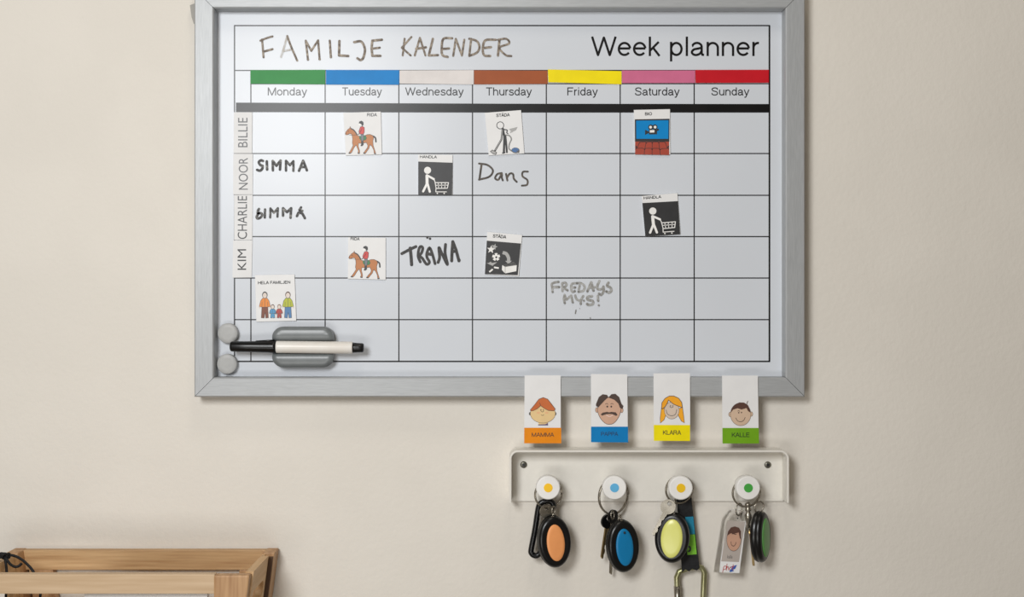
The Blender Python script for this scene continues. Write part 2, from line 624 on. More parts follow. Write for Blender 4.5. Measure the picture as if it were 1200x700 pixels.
writing([[(65, 210), (55, 300)], [(102, 200), (50, 258), (98, 300), 'L'],
         [(120, 300), (148, 205), (178, 300), 'L'], [(128, 264), (180, 256)], [(218, 210), (196, 300), (245, 298), 'L'],
         [(322, 207), (275, 210), (266, 260), (270, 298), (298, 308)], [(270, 265), (305, 262)],
         [(328, 302), (342, 210), (375, 300), (388, 215), 'L'],
         [(425, 210), (415, 300)], [(415, 210), (455, 222), (470, 255), (455, 285), (415, 302)],
         [(558, 215), (502, 218), (488, 260), (495, 298), (528, 303)], [(488, 260), (532, 255)],
         [(578, 215), (570, 300)], [(570, 215), (615, 210), (630, 235), (578, 258), (612, 298), (642, 303)]],
        460, 0, 4.615, 12, M_ink_brown, 'brown marker word KALENDER')
writing([[(108, 72), (88, 66), (68, 84), (84, 112), (104, 120), (100, 148), (78, 166), (52, 158)], [(145, 76), (148, 155)],
         [(204, 162), (203, 72), (238, 118), (278, 68), (272, 155), 'L'], [(330, 165), (330, 70), (368, 112), (402, 74), (402, 168), 'L'],
         [(456, 166), (496, 70), (532, 162), 'L'], [(470, 132), (512, 130)]], 295, 180, 8.235, 25,
        M_ink_patchy, 'patchy black word SIMMA in the second row')
writing([[(70, 536), (58, 556), (66, 576)], [(56, 574), (92, 578), (100, 600), (78, 622), (54, 626), (48, 608), (66, 578)], [(128, 540), (126, 618)],
         [(178, 618), (180, 530), (214, 572), (252, 528), (248, 610), 'L'], [(302, 600), (302, 528), (340, 566), (380, 528), (374, 620), 'L'],
         [(476, 520), (460, 548), (488, 552)], [(436, 604), (450, 572), (486, 576), (512, 624), 'L']], 295, 180, 8.235, 23,
        M_ink_patchy, 'patchy black word SIMMA in the third row')
writing([[(580, 362), (568, 446)], [(566, 358), (612, 366), (642, 396), (622, 430), (566, 446)],
         [(690, 410), (666, 416), (654, 438), (672, 446), (690, 414), (691, 436), (696, 450)],
         [(714, 415), (721, 450)], [(718, 436), (735, 413), (752, 416), (756, 440), (772, 458)],
         [(833, 402), (806, 404), (804, 428), (830, 448), (828, 474), (800, 479)]],
        440, 115, 4.665, 10.5, M_ink_dans, 'dark brown handwritten word Dans')
writing([[(88, 336), (215, 268), (335, 212), 'L'], [(235, 240), (250, 380), (260, 530)], [(378, 300), (376, 390), (412, 480)],
         [(378, 300), (400, 228), (430, 210), (456, 240), (436, 320), (400, 370), (450, 420), (510, 510), (548, 520), (572, 480), (530, 400), (530, 320), (575, 235), (620, 330), (672, 512)],
         [(545, 340), (610, 350)],
         [(725, 490), (752, 400), (740, 232), (790, 330), (888, 525), (848, 330), (856, 175)], [(964, 462), (970, 300), (984, 125), (1040, 270), (1092, 462), 'L'],
         [(980, 300), (1035, 290)]], 465, 275, 15.0, 53, M_ink, 'bold black word TR\u00c4NA in marker', [(536, 52, 22), (584, 72, 22), (1092, 450, 30), (236, 238, 27)])
writing([[(104, 240), (100, 165), (92, 112), (140, 88), (200, 76)], [(105, 165), (210, 162)],
         [(268, 228), (262, 100)], [(262, 100), (310, 92), (335, 120), (310, 158), (275, 168), (350, 214)],
         [(500, 98), (425, 108), (408, 170), (425, 238), (470, 232)], [(412, 172), (476, 168)], [(548, 140), (530, 236)],
         [(500, 98), (570, 100), (630, 150), (610, 222), (530, 238)],
         [(676, 230), (740, 85), (775, 220), 'L'], [(705, 172), (800, 165)],
         [(872, 65), (838, 150), (855, 200), (920, 190), (940, 155), (940, 240), (900, 290), (866, 270)],
         [(1020, 92), (1000, 140), (1050, 170), (1070, 220), (1030, 252), (986, 236)],
         [(305, 425), (288, 360), (302, 290), (330, 370), (410, 300), (434, 412), 'L'], [(476, 300), (498, 360), (550, 385), (580, 368)],
         [(608, 310), (572, 370), (566, 440)], [(750, 312), (680, 325), (684, 370), (760, 390), (764, 440), (700, 455), (670, 440)],
         [(846, 310), (852, 385)]],
        640, 325, 14.0, 40, M_ink_grey, 'faded grey words FREDAGS MYS')
writing([[(488, 540), (478, 595)]], 640, 325, 14.0, 18, material('grey_marker_dots', (116, 114, 109), 0.5, rgb2=(138, 136, 132)),
        'dark grey dots left at the ends of faded strokes',
        [(x, y, 17) for x, y in ((200, 76), (208, 162), (104, 242), (346, 214), (470, 170), (466, 228), (502, 98), (530, 238), (676, 230), (775, 220),
                                 (990, 236), (302, 424), (434, 412), (566, 436), (616, 385), (672, 440), (852, 388), (862, 462), (866, 272))] +
        [(548, 514, 6), (722, 670, 11)], 0.0010)

# ------------------------------------------------------------------ day strips
DAY = [('green', 'Monday', (56, 142, 74), [(293.5, 82.2), (381, 81.8), (381, 98.8), (293.5, 98.2)]),
       ('blue', 'Tuesday', (12, 128, 200), [(382, 82), (467.8, 82.2), (467.6, 99.3), (382, 99)]),
       ('pale grey', 'Wednesday', (222, 216, 213), [(468.4, 82.6), (555.2, 82.2), (555, 99), (468.6, 98)]),
       ('brown', 'Thursday', (160, 84, 46), [(555.4, 82.4), (641.6, 82.8), (641.8, 98.4), (555.6, 98.8)]),
       ('yellow', 'Friday', (244, 222, 0), [(642, 81.4), (728.4, 83.4), (728.4, 98.8), (642.6, 96.4)]),
       ('pink', 'Saturday', (205, 108, 142), [(728.8, 82.6), (814.6, 82.6), (814.4, 97.2), (729, 97.4)]),
       ('red', 'Sunday', (196, 22, 36), [(814.9, 82), (901, 81.8), (901, 97), (815, 97.2)])]
for cn, dn, rgb, pts in DAY:
    mb = MB()
    mb.poly(pts, flat(DB), 0.0004, 0.0011)
    tag(mb.build('weekday_strip', material(cn.replace(' ', '_') + '_strip', rgb, 0.45, spec=0.2)),
        f'{cn} magnetic strip above the printed word {dn}', 'magnetic strip', 'coloured weekday strips')

# ------------------------------------------------------------------ name strips
NAMEL = {'BILLIE': 'topmost sideways white name strip, directly below the black bar',
         'NOOR': 'second sideways white name strip from the top, four letters long, beside SIMMA',
         'CHARLIE': 'third and longest-lettered sideways white name strip, beside the lower SIMMA',
         'KIM': 'bottom sideways white name strip with three letters, above the family card'}
for nm, quad, tx in (('BILLIE', [(274, 131.6), (295.6, 131.6), (295.4, 179.6), (273.6, 179.6)], (279, 290, 138, 172.6)),
                     ('NOOR', [(273.4, 180.2), (296.2, 180.4), (296, 228), (273.2, 228)], (279.8, 290.4, 185, 222.4)),
                     ('CHARLIE', [(274.2, 228.6), (296, 228.4), (295.6, 281.2), (274.4, 281.2)], (278.6, 289.4, 229.8, 280.2)),
                     ('KIM', [(273, 281.8), (295.8, 281.6), (294.8, 325.4), (272.4, 325.6)], (278.4, 288.4, 292.2, 316.4))):
    c = [sum(p[i] for p in quad) / 4 for i in (0, 1)]
    root = empty('name_strip', W(c[0], c[1], DB), NAMEL[nm],
                 'name strip', 'name strips down the left side')
    mb = MB()
    mb.poly(quad, flat(DB), 0.0004, 0.0010)
    mb.build('backing', M_name, root)
    x0, x1, y0, y1 = tx
    mb = MB()
    lettering(mb, nm, (x0 + x1) / 2 - (y1 - y0) / 2, (x0 + x1) / 2 + (y1 - y0) / 2, (y0 + y1) / 2 - (x1 - x0) / 2,
              (y0 + y1) / 2 + (x1 - x0) / 2, flat(DB), 0.00112, ang=-PI / 2, offset=0.0)
    mb.build('printed_name', M_soft, root)

# ------------------------------------------------------------------ pictogram cards
DC = DB + 0.0005
TC = 0.0011


class Card:
    """a card whose drawing is given in zoomed coordinates (ox, oy, k) with src corners TL, TR, BR, BL; dst moves it elsewhere"""

    def __init__(self, label, ox, oy, k, src, dst=None, depth=DC, cat='pictogram card', name='pictogram_card',
                 group='pictogram cards on the whiteboard', thick=TC):
        self.t = thick
        src_px = [Vector((x / k + ox, y / k + oy)) for x, y in src]
        dst = [Vector(p) for p in dst] if dst else src_px
        A, B, Dn = src_px[0], src_px[1], src_px[3]
        e1, e2 = B - A, Dn - A
        det = e1.x * e2.y - e1.y * e2.x

        def mp(x, y, h):
            p = Vector((x / k + ox, y / k + oy)) - A
            u = (p.x * e2.y - p.y * e2.x) / det
            v = (e1.x * p.y - e1.y * p.x) / det
            q = dst[0] * (1 - u) * (1 - v) + dst[1] * u * (1 - v) + dst[2] * u * v + dst[3] * (1 - u) * v
            return W(q.x, q.y, depth + h)
        def raw(x, y, h):
            return W(x, y, depth + h)
        self.mp = mp
        c = (dst[0] + dst[1] + dst[2] + dst[3]) / 4
        self.root = empty(name, W(c.x, c.y, depth), label, cat, group)
        mb = MB()
        mb.poly([(p.x, p.y) for p in dst], raw, 0.0, thick)
        mb.build('backing', M_paper, self.root)
        self.mp = mp
        self.angle = math.atan2(src[1][1] - src[0][1], src[1][0] - src[0][0])

    def part(self, name, mats, draw, label=None):
        mb = MB()
        draw(mb, self.mp, self.t + 0.00012)
        o = mb.build(name, mats, self.root)
        if label:
            o['label'] = label
        return o

    def word(self, body, x0, x1, y0, y1, mat=None, name='printed_word', ang=None, offset=0.0, h=None):
        mb = MB()
        lettering2(mb, body, x0, x1, y0, y1, self.mp, h or self.t + 0.00012, self.angle if ang is None else ang, 0.20)
        return mb.build(name, mat or M_soft, self.root)


E = 0.00006   # step between printed layers


def shape(mb, mp, h, pts, fill, line=None, w=0, curve=False):
    if curve:
        pts = [(p.x, p.y) for p in smooth_path([(a, b, 0) for a, b in pts], 4, True)]
    mb.poly(pts, mp, h, None, fill)
    if line is not None:
        mb.stroke(pts, w, mp, h + E * 0.5, mi=line, closed=True)


M_horse = material('print_chestnut', (184, 112, 52), 0.45, rgb2=(192, 120, 60))
M_red = material('print_red', (206, 58, 52), 0.45)
M_green = material('print_green', (40, 122, 72), 0.45)
M_jodh = material('print_slate', (110, 116, 122), 0.45)

HORSE = [(118, 350), (112, 375), (125, 387), (150, 384), (165, 370), (195, 372), (208, 400), (215, 440), (212, 500), (222, 530),
         (205, 565), (180, 610), (158, 638), (186, 642), (207, 620), (237, 560), (264, 525), (285, 570), (298, 605), (288, 637),
         (317, 642), (316, 600), (297, 540), (300, 500), (350, 502), (408, 490), (430, 530), (425, 560), (395, 600), (370, 634),
         (397, 642), (412, 620), (447, 570), (462, 520), (490, 545), (515, 590), (524, 642), (548, 644), (541, 620), (526, 580),
         (507, 530), (501, 470), (512, 420), (500, 395), (460, 378), (420, 380), (390, 392), (340, 405), (290, 400), (265, 370),
         (240, 335), (207, 302), (190, 296), (182, 272), (172, 296), (150, 310), (130, 335)]


def horse(mb, mp, h):
    shape(mb, mp, h, HORSE, 0, 1, 5)
    mb.stroke([(190, 300), (225, 316), (255, 350), (275, 382)], 15, mp, h + E, True, 1)
    mb.stroke([(508, 405), (535, 428), (544, 478)], 21, mp, h + E, True, 1)
    mb.disc(155, 336, 7, 6, mp, h + E, mi=1)
    mb.disc(122, 368, 5, 4, mp, h + E, mi=1)
    for x, y in ((172, 637), (303, 637), (384, 637), (536, 640)):
        mb.disc(x, y, 16, 8, mp, h + E, mi=1)
    mb.stroke([(145, 378), (190, 390), (240, 388), (300, 383)], 4, mp, h + E, True, 1)


def rider(mb, mp, h):
    h += 2 * E
    shape(mb, mp, h, [(310, 405), (395, 395), (410, 430), (395, 455), (335, 462), (312, 435)], 0, 1, 4)
    shape(mb, mp, h + E, [(328, 372), (366, 372), (372, 420), (364, 475), (338, 475), (334, 430)], 2, 1, 4)
    shape(mb, mp, h + 2 * E, [(335, 470), (366, 468), (370, 520), (350, 540), (325, 537), (336, 515)], 1)
    shape(mb, mp, h + 2 * E, [(320, 280), (350, 268), (377, 286), (377, 350), (362, 378), (310, 372), (300, 340)], 3, 1, 5)
    mb.stroke([(345, 300), (318, 352), (290, 382)], 6, mp, h + 3 * E, True, 1)
    mb.disc(316, 246, 19, 22, mp, h + 3 * E, mi=4)
    shape(mb, mp, h + 4 * E, [(298, 228), (306, 204), (335, 193), (360, 208), (364, 245), (346, 268), (336, 240), (312, 230)], 1)


RQ = [(85, 85), (598, 68), (612, 655), (120, 668)]
for label, dst, word in (('upper pictogram card RIDA with rider on brown horse, touching the black bar', None, (410, 548, 90, 132)),
                         ('lower pictogram card RIDA with rider on brown horse beside the word TRÄNA',
                          [(408, 278.2), (451.9, 278.8), (451.9, 328), (407.6, 326.8)], (118, 245, 82, 122))):
    c = Card(label, 395, 125, 11.667, RQ, dst)
    c.word('RIDA', *word[:2], word[2], word[3], ang=0.0, offset=0.012)
    c.part('horse_picture', [M_horse, M_dark], horse)
    c.part('rider_picture', [M_green, M_dark, M_jodh, M_red, M_white], rider)

# STÄDA with vacuum cleaner
c = Card('white pictogram card STÄDA with stick figure vacuuming', 560, 125, 11.667, [(95, 85), (590, 48), (635, 640), (148, 668)])
c.word('STÄDA', 250, 438, 96, 136, ang=-0.06, offset=0.012)


def vac_person(mb, mp, h):
    mb.disc(307, 255, 53, 53, mp, h, mi=0)
    mb.disc(307, 255, 43, 43, mp, h + E, mi=1)
    mb.stroke([(345, 305), (352, 350), (368, 410)], 30, mp, h, True, 0)
    mb.stroke([(366, 400), (362, 520), (358, 625)], 30, mp, h + E, True, 0)
    mb.stroke([(378, 400), (392, 520), (400, 618)], 26, mp, h + 2 * E, True, 0)
    mb.stroke([(340, 632), (372, 622)], 16, mp, h + 3 * E, False, 0)
    mb.stroke([(350, 310), (402, 320), (396, 352), (412, 366)], 14, mp, h + 3 * E, True, 0)
    mb.stroke([(338, 305), (330, 400), (322, 450), (235, 600)], 24, mp, h + 4 * E, False, 0)
    mb.stroke([(337, 315), (330, 400), (320, 450), (240, 590)], 9, mp, h + 5 * E, False, 2)
    shape(mb, mp, h + E, [(428, 305), (545, 275), (525, 318), (440, 362), (452, 330)], 2)


def vac(mb, mp, h):
    mb.stroke([(372, 388), (430, 392), (462, 440), (436, 505), (430, 570), (470, 602)], 17, mp, h, True, 0)
    mb.stroke([(372, 388), (430, 392), (462, 440), (436, 505), (430, 570), (470, 602)], 6, mp, h + E, True, 2)
    shape(mb, mp, h + 6 * E, [(172, 612), (200, 592), (258, 625), (246, 652), (205, 642)], 2, 0, 8)
    mb.disc(520, 592, 56, 38, mp, h + E, mi=0)
    mb.disc(518, 588, 47, 29, mp, h + 2 * E, mi=1)
    mb.disc(560, 608, 15, 18, mp, h + 3 * E, mi=0)
    mb.stroke([(495, 575), (530, 585), (540, 605)], 5, mp, h + 3 * E, True, 0)


c.part('person_picture', [M_dark, M_paper, M_pgrey], vac_person)
c.part('vacuum_picture', [M_gunline, material('print_blue', (62, 108, 164), 0.45), M_pgrey], vac)

# BIO
c = Card('pictogram card BIO with blue cinema screen and red seats', 735, 125, 11.667, [(90, 45), (585, 35), (590, 655), (108, 655)])
c.word('BIO', 243, 340, 78, 118, offset=0.02, ang=-0.02)


def screen(mb, mp, h):
    mb.poly([(104, 174), (582, 164), (586, 474), (106, 478)], mp, h, None, 0)
    mb.poly([(122, 192), (568, 184), (571, 434), (125, 440)], mp, h + E, None, 1)


def camera_pic(mb, mp, h):
    h += 2 * E
    mb.disc(324, 280, 36, 36, mp, h, mi=0)
    mb.disc(382, 278, 36, 36, mp, h + E * .5, mi=0)
    mb.poly([(300, 312), (412, 310), (412, 375), (300, 378)], mp, h + E, None, 0)
    mb.poly([(246, 316), (302, 342), (302, 356), (246, 386)], mp, h + E * .7, None, 0)
    mb.poly([(408, 300), (436, 300), (438, 322), (408, 332)], mp, h + E * .7, None, 0)
    mb.disc(322, 280, 19, 19, mp, h + 2 * E, mi=1)
    mb.disc(384, 278, 19, 19, mp, h + 2 * E, mi=1)
    mb.poly([(312, 320), (376, 318), (376, 350), (312, 353)], mp, h + 2 * E, None, 1)


def seats(mb, mp, h):
    h += E
    mb.poly([(108, 478), (582, 472), (588, 652), (108, 653)], mp, h, None, 0)
    for s in ([(236, 655), (240, 590), (264, 480)], [(346, 655), (346, 478)], [(462, 655), (455, 590), (436, 478)],
              [(118, 572), (145, 555), (168, 485)], [(578, 566), (552, 550), (530, 482)], [(112, 585), (124, 570), (215, 566), (238, 584)],
              [(240, 586), (256, 568), (330, 566), (345, 584)], [(347, 584), (360, 566), (440, 566), (456, 584)], [(460, 586), (478, 568), (570, 562), (582, 576)],
              [(170, 500), (182, 484), (250, 482), (262, 498)], [(266, 498), (280, 482), (332, 480), (345, 496)], [(347, 496), (360, 480), (424, 478), (437, 494)], [(440, 494), (455, 478), (515, 476), (529, 490)]):
        mb.stroke(s, 7, mp, h + E, False, 1)
    mb.disc(124, 548, 10, 14, mp, h + E * 2, mi=1)
    mb.disc(572, 540, 10, 14, mp, h + E * 2, mi=1)


c.part('screen_picture', [M_dark, material('print_cyan_blue', (0, 132, 200), 0.5, spec=0.2)], screen)
c.part('film_camera_picture', [M_dark, M_white], camera_pic)
c.part('seat_rows_picture', [material('print_brick', (166, 62, 40), 0.45), M_dark], seats)

# HANDLA, twice
HQ = [(118, 72), (588, 77), (585, 628), (118, 622)]


def panel_h(mb, mp, h):
    mb.poly([(118, 168), (588, 184), (585, 627), (118, 621)], mp, h)


def shopper(mb, mp, h):
    h += 2 * E
    mb.disc(246, 288, 48, 48, mp, h)
    mb.stroke([(238, 362), (240, 480)], 40, mp, h)
    mb.stroke([(242, 358), (332, 408)], 28, mp, h + E)
    mb.stroke([(234, 478), (186, 576)], 30, mp, h + E)
    mb.stroke([(246, 472), (277, 580)], 30, mp, h + 2 * E)


def cart(mb, mp, h):
    h += 2 * E
    mb.stroke([(332, 408), (348, 445), (364, 535), (518, 532), (534, 456), (352, 456)], 11, mp, h)
    for a, b in (((392, 458), (398, 532)), ((438, 458), (440, 532)), ((490, 458), (482, 532)), ((358, 492), (526, 490))):
        mb.stroke([a, b], 9, mp, h + E)
    mb.stroke([(362, 537), (360, 582), (505, 582)], 11, mp, h + E * 2)
    mb.disc(381, 603, 10, 10, mp, h)
    mb.disc(475, 603, 10, 10, mp, h)


for label, dst in (('upright black pictogram card HANDLA with shopping cart beside the word Dans', None),
                   ('tilted black pictogram card HANDLA with shopping cart below the cinema card',
                    [(752, 229.8), (793.8, 226.4), (797.4, 274.6), (756.2, 277.2)])):
    c = Card(label, 480, 175, 11.667, HQ, dst)
    c.word('HANDLA', 140, 375, 86, 122, offset=0.012, ang=0.015)
    c.part('dark_panel', M_dark, panel_h)
    c.part('shopper_picture', M_white, shopper)
    c.part('cart_picture', M_white, cart)

# STÄDA with toys
c = Card('black pictogram card STÄDA with toys and a box', 560, 265, 11.667, [(128, 80), (605, 122), (558, 687), (94, 658)])
c.word('STÄDA', 205, 390, 122, 164, ang=0.09, offset=0.004)


def panel_s(mb, mp, h):
    mb.poly([(122, 200), (592, 242), (558, 685), (95, 657)], mp, h)


def toys(mb, mp, h):
    h += E
    for (cx, cy, r, a0, mi) in ((228, 285, 46, 0.3, 1), (180, 322, 58, 0.1, 0)):
        pts = []
        for i in range(10):
            rr = r if i % 2 == 0 else r * 0.42
            t = a0 + PI * i / 5 - PI / 2
            pts.append((cx + rr * math.cos(t), cy + rr * math.sin(t)))
        mb.poly(pts, mp, h + (E if mi == 0 else 0), None, mi)
    mb.disc(252, 426, 54, 54, mp, h, mi=0)
    mb.disc(254, 430, 17, 17, mp, h + E, n=5, mi=2)
    for i in range(5):
        t = 2 * PI * i / 5 + 0.3
        mb.disc(252 + 46 * math.cos(t), 426 + 46 * math.sin(t), 12, 12, mp, h + E, n=6, mi=2)
    mb.poly([(122, 508), (150, 505), (178, 490), (192, 506), (268, 498), (222, 530), (205, 548), (172, 532)], mp, h, None, 1)
    mb.stroke([(158, 630), (206, 594)], 22, mp, h, False, 0, cap=False)
    mb.stroke([(224, 568), (290, 580)], 22, mp, h, False, 0, cap=False)


def arrow(mb, mp, h):
    h += E
    mb.stroke([(342, 366), (392, 384), (424, 440), (426, 486)], 46, mp, h, True, 0, cap=False)
    mb.poly([(378, 482), (470, 482), (426, 530)], mp, h + E, None, 0)


def toybox(mb, mp, h):
    h += 2 * E
    mb.poly([(338, 540), (500, 498), (540, 545), (380, 566)], mp, h, None, 1)
    mb.poly([(380, 566), (540, 545), (536, 628), (380, 656)], mp, h, None, 0)
    mb.poly([(338, 540), (380, 566), (380, 656), (334, 606)], mp, h, None, 0)
    mb.stroke([(380, 566), (380, 656)], 5, mp, h + E, False, 2)
    for x in range(370, 520, 22):
        mb.disc(x, 545 - (x - 370) * 0.16, 9, 9, mp, h + E, mi=2)


c.part('dark_panel', M_dark, panel_s)
c.part('toys_picture', [M_white, M_pgrey, M_dark], toys)
c.part('arrow_picture', M_pgrey, arrow)
c.part('box_picture', [M_white, M_gunline, M_dark], toybox)

# HELA FAMILJEN
c = Card('white pictogram card HELA FAMILJEN with two adults and two children', 290, 318, 11.29,
         [(100, 52), (622, 42), (645, 655), (118, 668)])
c.word('HELA FAMILJEN', 138, 566, 130, 168, ang=-0.02, offset=0.006)


def figure(cx, top, bot, w, waist):
    """draws one clothed standing figure between top of head and feet"""
    H = bot - top
    hr = H * 0.105 if H > 250 else H * 0.14

    def draw(mb, mp, h):
        hc = top + hr * 1.15
        sh = top + hr * 2.3
        # trousers
        shape(mb, mp, h, [(cx - w * .30, waist), (cx + w * .30, waist), (cx + w * .36, bot - 4), (cx + w * .08, bot),
                          (cx + w * .02, (waist + bot) / 2), (cx - w * .06, bot), (cx - w * .36, bot - 4)], 1, 3, 5)
        # jacket with sleeves
        shape(mb, mp, h + E * 2, [(cx - w * .22, sh), (cx + w * .22, sh), (cx + w * .42, sh + (waist - sh) * .3),
                                  (cx + w * .56, waist - 6), (cx + w * .36, waist), (cx + w * .30, waist), (cx - w * .30, waist + 2),
                                  (cx - w * .36, waist), (cx - w * .56, waist - 6), (cx - w * .42, sh + (waist - sh) * .3)], 0, 3, 5)
        mb.stroke([(cx + 1, sh), (cx + 1, waist)], 4, mp, h + E * 4, False, 3)
        for sgn in (-1, 1):
            mb.stroke([(cx + sgn * w * .30, waist - 4), (cx + sgn * w * .27, sh + (waist - sh) * .45)], 4, mp, h + E * 4, False, 3)
            mb.disc(cx + sgn * w * .52, waist + 6, w * .07, w * .08, mp, h + E * 3, mi=2)
        mb.disc(cx, hc, hr * .95, hr * 1.2, mp, h + E * 4, mi=4)
        mb.disc(cx, hc + hr * .18, hr * .72, hr * .95, mp, h + E * 5, mi=2)
    return draw


skin = material('print_pale_skin', (222, 208, 196), 0.45)
for (nm, cx, top, bot, w, waist, j, t, hair) in (
        ('man_picture', 229, 272, 622, 132, 474, (226, 134, 40), (118, 62, 40), (34, 32, 34)),
        ('boy_picture', 332, 440, 622, 82, 562, (74, 150, 196), (74, 150, 196), (86, 60, 52)),
        ('girl_picture', 418, 440, 622, 82, 562, (186, 62, 52), (170, 58, 50), (120, 84, 56)),
        ('woman_picture', 533, 272, 622, 132, 474, (178, 184, 38), (72, 120, 168), (92, 62, 50))):
    c.part(nm, [material(nm + '_jacket', j, 0.45), material(nm + '_legs', t, 0.45), skin, M_gunline,
                material(nm + '_hair', hair, 0.45)], figure(cx, top, bot, w, waist))

# ------------------------------------------------------------------ round magnets
M_mag = material('grey_magnet_plastic', (172, 172, 170), 0.45, rgb2=(176, 176, 174), scale=300, bump=0.05)
for cx, cy, lb in ((266.6, 390.8, 'grey round magnet above the marker cap in the corner'),
                   (265.8, 426.8, 'grey round magnet below the marker cap in the corner')):
    r = U(11.8, DB + 0.007)
    c0 = W(cx, cy, DB + 0.007)
    mb = MB()
    mb.lathe([(r * .96, 0.0), (r, 0.0006), (r, 0.0058), (r * .985, 0.0066), (r * .94, 0.007), (r * .6, 0.0071), (0, 0.0071)],
             (c0.x, -DB - 0.0003, c0.z), (0, -1, 0), 48)
    tag(mb.build('round_magnet', M_mag), lb, 'magnet', 'grey round magnets')

# ------------------------------------------------------------------ eraser and marker pen
er = empty('whiteboard_eraser', W(354.5, 407, DB), 'grey magnetic board eraser with rounded corners holding the marker pen', 'eraser')


def eraser_height(v):
    # v in -1 (bottom) .. 1 (top): two bulges with a groove between
    e = 0.0125 + 0.0025 * math.cos((abs(v) - 0.62) * 3.0)
    g = 0.0062 * math.exp(-((v) / 0.30) ** 4)
    return e - g


x0, x1, y0, y1 = 318.6, 390.4, 383.0, 431.0
DE = DB + 0.014
ca, cb = W(x0, y1, DE), W(x1, y0, DE)
NX, NY = 36, 30
hw, hh = (cb.x - ca.x) / 2, (cb.z - ca.z) / 2
cc = (ca + cb) / 2
rc = 0.0105


def rr_point(u, v):
    """square (u, v) onto a rounded rectangle"""
    x, z = u * hw, v * hh
    ax, az = abs(x) - (hw - rc), abs(z) - (hh - rc)
    if ax > 0 and az > 0:
        m = max(ax, az)
        l = math.hypot(ax, az)
        k = m / l if l > 0 else 1
        x = math.copysign(hw - rc + ax * k, x)
        z = math.copysign(hh - rc + az * k, z)
    return x, z


mb = MB()
vv, ff = [], []
for j in range(NY + 1):
    for i in range(NX + 1):
        u, v = -1 + 2 * i / NX, -1 + 2 * j / NY
        x, z = rr_point(u, v)
        edge = max(abs(u), abs(v))
        fall = 0.0
        if edge > 0.86:
            fall = 0.0022 * ((edge - 0.86) / 0.14) ** 2
        vv.append((cc.x + x, -DB - (eraser_height(v) - fall), cc.z + z))
for j in range(NY):
    for i in range(NX):
        k = j * (NX + 1) + i
        ff.append([k, k + 1, k + NX + 2, k + NX + 1])
mb.add(vv, ff, 0, True)
rim = [i for i in range(NX + 1)] + [j * (NX + 1) + NX for j in range(1, NY + 1)] + \
      [NY * (NX + 1) + i for i in range(NX - 1, -1, -1)] + [j * (NX + 1) for j in range(NY - 1, 0, -1)]
base = len(vv)
n = len(rim)
side_v = [vv[k] for k in rim] + [(vv[k][0], -DB - 0.004, vv[k][2]) for k in rim]
mb.add(side_v, [[i, n + i, n + (i + 1) % n, (i + 1) % n] for i in range(n)], 0, True)
mb.build('eraser_body', material('grey_eraser_plastic', (112, 116, 117), 0.33, rgb2=(118, 122, 123), scale=80), er, fix=True)
mb = MB()
pad = [rr_point(*p) for p in [(math.copysign(1, math.cos(t)) * min(1, abs(math.cos(t)) * 1.42),
                               math.copysign(1, math.sin(t)) * min(1, abs(math.sin(t)) * 1.42)) for t in
                              [2 * PI * i / 64 for i in range(64)]]]
pv = [(cc.x + x * 0.97, -DB - 0.0004, cc.z + z * 0.97) for x, z in pad] + [(cc.x + x * 0.97, -DB - 0.0045, cc.z + z * 0.97) for x, z in pad]
n = len(pad)
mb.add(pv, [list(range(n)), [n + i for i in reversed(range(n))]] + [[i, (i + 1) % n, n + (i + 1) % n, n + i] for i in range(n)])
mb.build('felt_pad', material('dark_felt', (52, 50, 50), 0.9, bump=0.2, bump_scale=900), er, fix=True)

DPEN = DB + 0.0088 + U(7.2, 0.02)
pen = empty('marker_pen', W(350, 407, DPEN), 'white whiteboard marker with black cap resting on the grey eraser', 'marker pen')
k = U(1, DPEN)
pa, pb = W(270, 406.2, DPEN), W(426, 407.8, DPEN)
ax = (pb - pa).normalized()


def pen_part(name, mat, prof, extra=None):
    mb = MB()
    mb.lathe([(r * k, a * k) for r, a in prof], pa, ax, 32)
    return mb.build(name, mat, pen)


pen_part('cap', M_blackplastic, [(4.6, 0), (5.6, 0.8), (6.1, 2.5), (6.4, 20), (6.9, 44), (7.3, 50), (7.3, 54), (6.6, 54.1)])
pen_part('barrel', material('white_marker_plastic', (236, 232, 225), 0.35, rgb2=(232, 226, 217), scale=40),
         [(6.6, 53.6), (7.1, 53.7), (7.2, 56), (7.2, 142), (6.9, 143.4), (5, 143.5)])
pen_part('end_plug', M_blackplastic, [(5, 143.2), (6.1, 143.3), (5.9, 146), (5.6, 150), (5.4, 155), (4.6, 156.2), (2, 156.4)])
mb = MB()
mb.tube([pa + ax * (30 * k) + Vector((0, -0.001, 6.2 * k)), pa + ax * (44 * k) + Vector((0, -0.001, 7.3 * k)), pa + ax * (52 * k) + Vector((0, -0.001, 7.7 * k))],
        1.0 * k, 8)
mb.build('cap_clip', M_blackplastic, pen)

# ------------------------------------------------------------------ family tags
DT = DF + 0.0006
M_line2 = material('print_brown_line', (70, 52, 44), 0.5)


def tag_card(label, ox, oy, quad, band_y, band_rgb, word, wx, wrgb):
    c = Card(label, ox, oy, 7.783, quad, None, DT, 'name tag', 'name_tag', 'family name tags', 0.0012)
    (tl, tr, br, bl) = quad
    bx = lambda t, y: t

    def band(mb, mp, h):
        fl = (band_y - tl[1]) / (bl[1] - tl[1])
        fr = (band_y - tr[1]) / (br[1] - tr[1])
        mb.poly([(tl[0] + (bl[0] - tl[0]) * fl, band_y), (tr[0] + (br[0] - tr[0]) * fr, band_y), br, bl], mp, h)
    c.part('colour_band', material(label.split()[0] + '_tag_band', band_rgb, 0.5, spec=0.2), band)
    mb = MB()
    lettering2(mb, word, *wx, c.mp, c.t + 0.0003, 0.0, 0.15)
    mb.build('printed_name', material(word.lower() + '_lettering', wrgb, 0.45), c.root)
    return c


